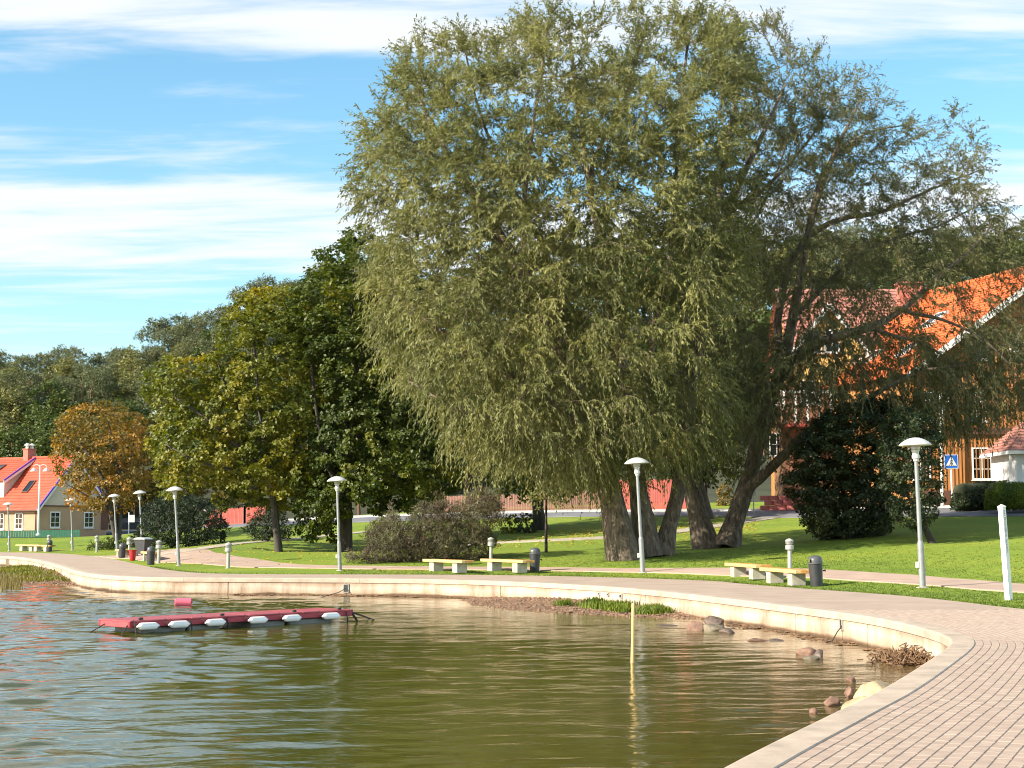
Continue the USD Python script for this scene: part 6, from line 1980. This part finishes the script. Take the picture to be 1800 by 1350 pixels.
def hedge(name, label, px, Y, depth, leafm, seed, size=.10):
    g = np.random.default_rng(seed)
    pw = Polygon([(P(u, v, Y)[0], P(u, v, Y)[2]) for u, v in px])
    x0, z0, x1, z1 = pw.bounds
    n = 15000
    x, z = g.uniform(x0, x1, n), g.uniform(z0, z1, n)
    d = shapely.distance(pw.exterior, shapely.points(x, z))
    bump = meshkit.fbm(np.column_stack([x * .9, z * .9, np.zeros(n)]), 3, seed) * .5
    ok = shapely.contains_xy(pw, x, z)
    half = depth * np.sqrt(1 - (1 - np.clip(d / .6, 0, 1)) ** 2) + bump * .4
    sgn = np.where(g.random(n) < .75, -1.0, 1.0)
    c = np.column_stack([x, Y + sgn * half * g.uniform(.8, 1.0, n), z])[ok]
    nr = unit(np.column_stack([g.normal(0, .6, len(c)), sgn[ok] + g.normal(0, .6, len(c)), g.normal(.5, .6, len(c))]))
    a = unit(np.cross(nr, g.normal(0, 1, (len(c), 3))))
    t = thing(name, label, "hedge")
    s_ = size * g.uniform(.6, 1.3, len(c))
    obj("foliage", leaf_quads(c, a, nr, s_, s_ * .7), leafm, t, kind="stuff")
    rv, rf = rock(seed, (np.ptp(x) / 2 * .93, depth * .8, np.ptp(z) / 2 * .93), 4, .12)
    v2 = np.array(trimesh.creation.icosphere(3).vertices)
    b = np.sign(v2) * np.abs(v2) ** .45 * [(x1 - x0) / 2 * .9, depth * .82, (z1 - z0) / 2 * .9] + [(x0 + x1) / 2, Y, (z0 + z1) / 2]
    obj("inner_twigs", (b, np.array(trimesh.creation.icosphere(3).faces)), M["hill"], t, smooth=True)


hedge("clipped_hedge", "light green clipped hedge at the right edge behind the white pole's top", [(1733, 895), (1736, 862), (1750, 850), (1850, 848), (1852, 895)], 77.5, .8, M["leaf_hedge"], 71)
hedge("clipped_hedge", "dark green yew hedge behind the crossing sign's post", [(1674, 897), (1676, 868), (1700, 852), (1720, 848), (1775, 846), (1780, 897)], 81.0, .9, M["leaf_dark"], 72)


# --- the wooded slope: a few kinds of tree, each grown once and set out many times
def proto_tree(kind, seed, h):
    g = np.random.default_rng(seed)
    if kind == "pine":
        cl = [(np.array([g.normal(0, h * .11), g.normal(0, h * .11), h * z]), g.uniform(.09, .14) * h) for z in np.linspace(.5, .93, 9)]
        cl.append((np.array([0, 0, h * .93]), h * .1))
        pts = []
        for c, rr in cl:
            q = unit(g.normal(0, 1, (90, 3))) * g.random((90, 1)) ** .4
            pts.append(c + q * [rr * 1.25, rr * 1.25, rr * .6])
        pts = np.vstack(pts)
        lean = g.normal(0, .03, 2) * h
        limbs = [([(0, 0, -1), (lean[0] * .3, lean[1] * .3, h * .3), (lean[0], lean[1], h * .65), (0, 0, h * .9)], .22, .05)]
        pos, par, rm = grow(limbs, pts, .42, 5.0, .55, 40, seed)
        r_ = radii(pos, par, rm)
        return pos, par, r_, needle_tufts(pos, par, r_, 5, 5, seed, .42, .085, .03, .18, .5), M["needle_pine"], M["bark_pine"]
    n = 900
    q = unit(g.normal(0, 1, (n, 3))) * g.random((n, 1)) ** .4
    wdt = {"birch": .20, "oak": .30, "bushy": .42}[kind]
    pts = q * [h * wdt, h * wdt, h * .40] + [0, 0, h * .58]
    pts = pts[meshkit.fbm(pts / (h * .16), 3, seed) > .44]
    limbs = [([(0, 0, -1), (g.normal(0, .2), g.normal(0, .2), h * .3), (g.normal(0, .3), g.normal(0, .3), h * .85)], .2, .04)]
    pos, par, rm = grow(limbs, pts, .45, 6.0, .6, 40, seed)
    r_ = radii(pos, par, rm)
    lm = {"birch": "leaf_forest", "oak": "leaf_forest_d", "bushy": "leaf_forest_y"}[kind]
    return pos, par, r_, broad_leaves(pos, par, r_, 9, seed, np.array([0, 0, h * .5]), .36, .55, .03), M[lm], M["bark_pine"]


FN = {"pine": ("pine_tree", "grey-green pine of the wooded slope behind the village", "pines on the wooded slope"), "birch": ("birch_tree", "pale green loose-crowned tree of the wooded slope behind the village", "pale green trees on the wooded slope"),
      "oak": ("oak_tree", "dark green round-crowned tree of the wooded slope behind the village", "dark green trees on the wooded slope"), "bushy": ("yellowing_tree", "yellowing low tree at the foot of the wooded slope", "yellowing trees at the foot of the wooded slope")}
PROTO = {}


def forest_tree(kind, var, x, y, h, rz, where=""):
    z = float(H(x, y)) - .3
    key = (kind, var)
    nm, lab, grp = FN[kind]
    lab = lab.replace("of the wooded slope behind the village", where).replace("at the foot of the wooded slope", where)
    if key not in PROTO:
        pos, par, r_, q, lm, bk = proto_tree(kind, 300 + hash_(kind) + var, 13.0)
        t = thing(nm, lab, "tree", group=grp)
        obj("trunk", wood(pos, par, r_, .02), bk, t, smooth=True)
        obj("crown", q, lm, t, kind="stuff")
        PROTO[key] = t
        move(t, (x, y, z), rz, h / 13.0)
        return t
    return dup(PROTO[key], (x, y, z), rz, lab, grp, scale=h / 13.0)


def hash_(s_):
    return sum(ord(c) for c in s_)


g = np.random.default_rng(77)
rows = []
for back_, dens_, kinds, pk in ((0.0, 30, ["pine"], None), (-14, 30, ["pine", "birch"], [.6, .4]), (-30, 30, ["pine", "birch", "oak"], [.35, .45, .2]), (-48, 34, ["birch", "oak", "pine"], [.45, .3, .25]), (-66, 36, ["birch", "oak", "bushy"], [.3, .4, .3]), (-80, 40, ["bushy", "oak"], [.6, .4])):
    for u in np.arange(-70, 640, dens_):
        rows.append((u + g.normal(0, 8), back_ + g.normal(0, 3), g.choice(kinds, p=pk), "L"))
for back_, dens_, kinds, pk in ((0.0, 34, ["pine", "birch"], [.6, .4]), (-18, 40, ["pine", "birch", "oak"], [.4, .35, .25]), (-38, 46, ["birch", "oak", "pine"], [.4, .3, .3])):
    for u in np.arange(640, 1900, dens_):
        rows.append((u + g.normal(0, 8), back_ + g.normal(0, 3), g.choice(kinds, p=pk), "R"))
for back_, dens_ in ((-62, 34), (-84, 38)):
    for u in np.arange(640, 1420, dens_):
        rows.append((u + g.normal(0, 8), back_ + g.normal(0, 3), g.choice(["oak", "birch"], p=[.65, .35]), "R"))
for u, back_, kind, side in rows:
    yr = float(np.interp(u, [0, 500, 1400], [152, 150, 138])) * S
    y = yr + back_
    x = (u - 900) / F * y
    if side == "L" and back_ > -10:
        vt = np.interp(u, sky_u, sky_v) + g.normal(2, 9)
        h = P(u, vt, y)[2] - float(H(x, y)) + .3
        h = float(np.clip(h, 8, 19))
    else:
        h = float(g.uniform(9.5, 13.5)) if kind != "bushy" else float(g.uniform(5, 7.5))
    zone = ["above the tan cottage's red roof", "above the rust-leaved tree", "left of the yellow maple's top", "behind the two maples", "behind the left willow", "behind the right willow", "above the orange tiled roof"][int(np.searchsorted([85, 260, 420, 700, 1150, 1480], u))]
    lvl = "on the skyline" if back_ > -9 else "high on the slope" if back_ > -24 else "halfway down the slope" if back_ > -40 else "low on the slope" if back_ > -60 else "at the foot of the slope"
    forest_tree(str(kind), int(g.integers(0, 2)), x, y, h, float(g.uniform(0, 6.28)), lvl + " " + zone)

# --- grass blades along the edges of the lawn, fallen leaves
g = np.random.default_rng(91)
sel = outer[(outer[:, 1] > 26) & (outer[:, 1] < 66)]
sg = resample(sel, .045)
tg = np.gradient(sg, axis=0)
tg = unit(tg)
nn_ = np.stack([tg[:, 1], -tg[:, 0]], 1)
o_ = np.abs(g.normal(0, .16, len(sg))) + .01
e = sg + nn_ * o_[:, None]
ins = shapely.contains_xy(prom_poly, e[:, 0], e[:, 1])
e[ins] = (sg - nn_ * o_[:, None])[ins]
edge_c = np.column_stack([e, np.maximum(H(e[:, 0], e[:, 1]), -.02) - .005])
uu = g.uniform(600, 1830, 60000)
yy = g.uniform(31, 66, 60000)
xx = (uu - 900) / F * yy
okk = (g.random(len(xx)) < .85 * np.exp(-(outer_tree.query(np.column_stack([xx, yy]))[0] / 9) ** 2)) & ~shapely.contains_xy(prom_poly.buffer(.05), xx, yy) & ~shapely.contains_xy(water_poly, xx, yy)
path_line = LineString([(p[0], p[1]) for p in lpath])
okk &= shapely.distance(path_line, shapely.points(xx, yy)) > 1.25
fc = np.column_stack([xx, yy, H(xx, yy) - .01])[okk]
v1, f1_ = blades(edge_c, 3, .075, .03, 5, .006, .8)
v2, f2_ = blades(fc, 3, .055, .04, 6, .007, .9)
obj("grass", MB().add(v1, f1_).add(v2, f2_).mesh(), M["grass_blade"], kind="stuff", label="short green grass along the lawn's edge beside the promenade", cat="grass")
uu, vv = g.uniform(870, 1800, 700), None
n = 2200
uu = np.concatenate([g.uniform(860, 1330, n // 2), g.uniform(300, 900, n // 4), g.uniform(1000, 1320, n // 4)])
yy = np.concatenate([g.uniform(70, 86, n // 2), g.uniform(64, 92, n // 4), g.uniform(74, 84, n // 4)])
xx = (uu - 900) / F * yy
c = np.column_stack([xx, yy, H(xx, yy) + .025])
nr = unit(np.column_stack([g.normal(0, .4, n), g.normal(-.2, .4, n), np.ones(n)]))
a = unit(np.cross(nr, g.normal(0, 1, (n, 3))))
obj("fallen_leaves", leaf_quads(c, a, nr, g.uniform(.08, .16, n), g.uniform(.07, .12, n)), M["litter"], kind="stuff", label="yellow fallen leaves scattered over the lawn under the trees", cat="leaves")
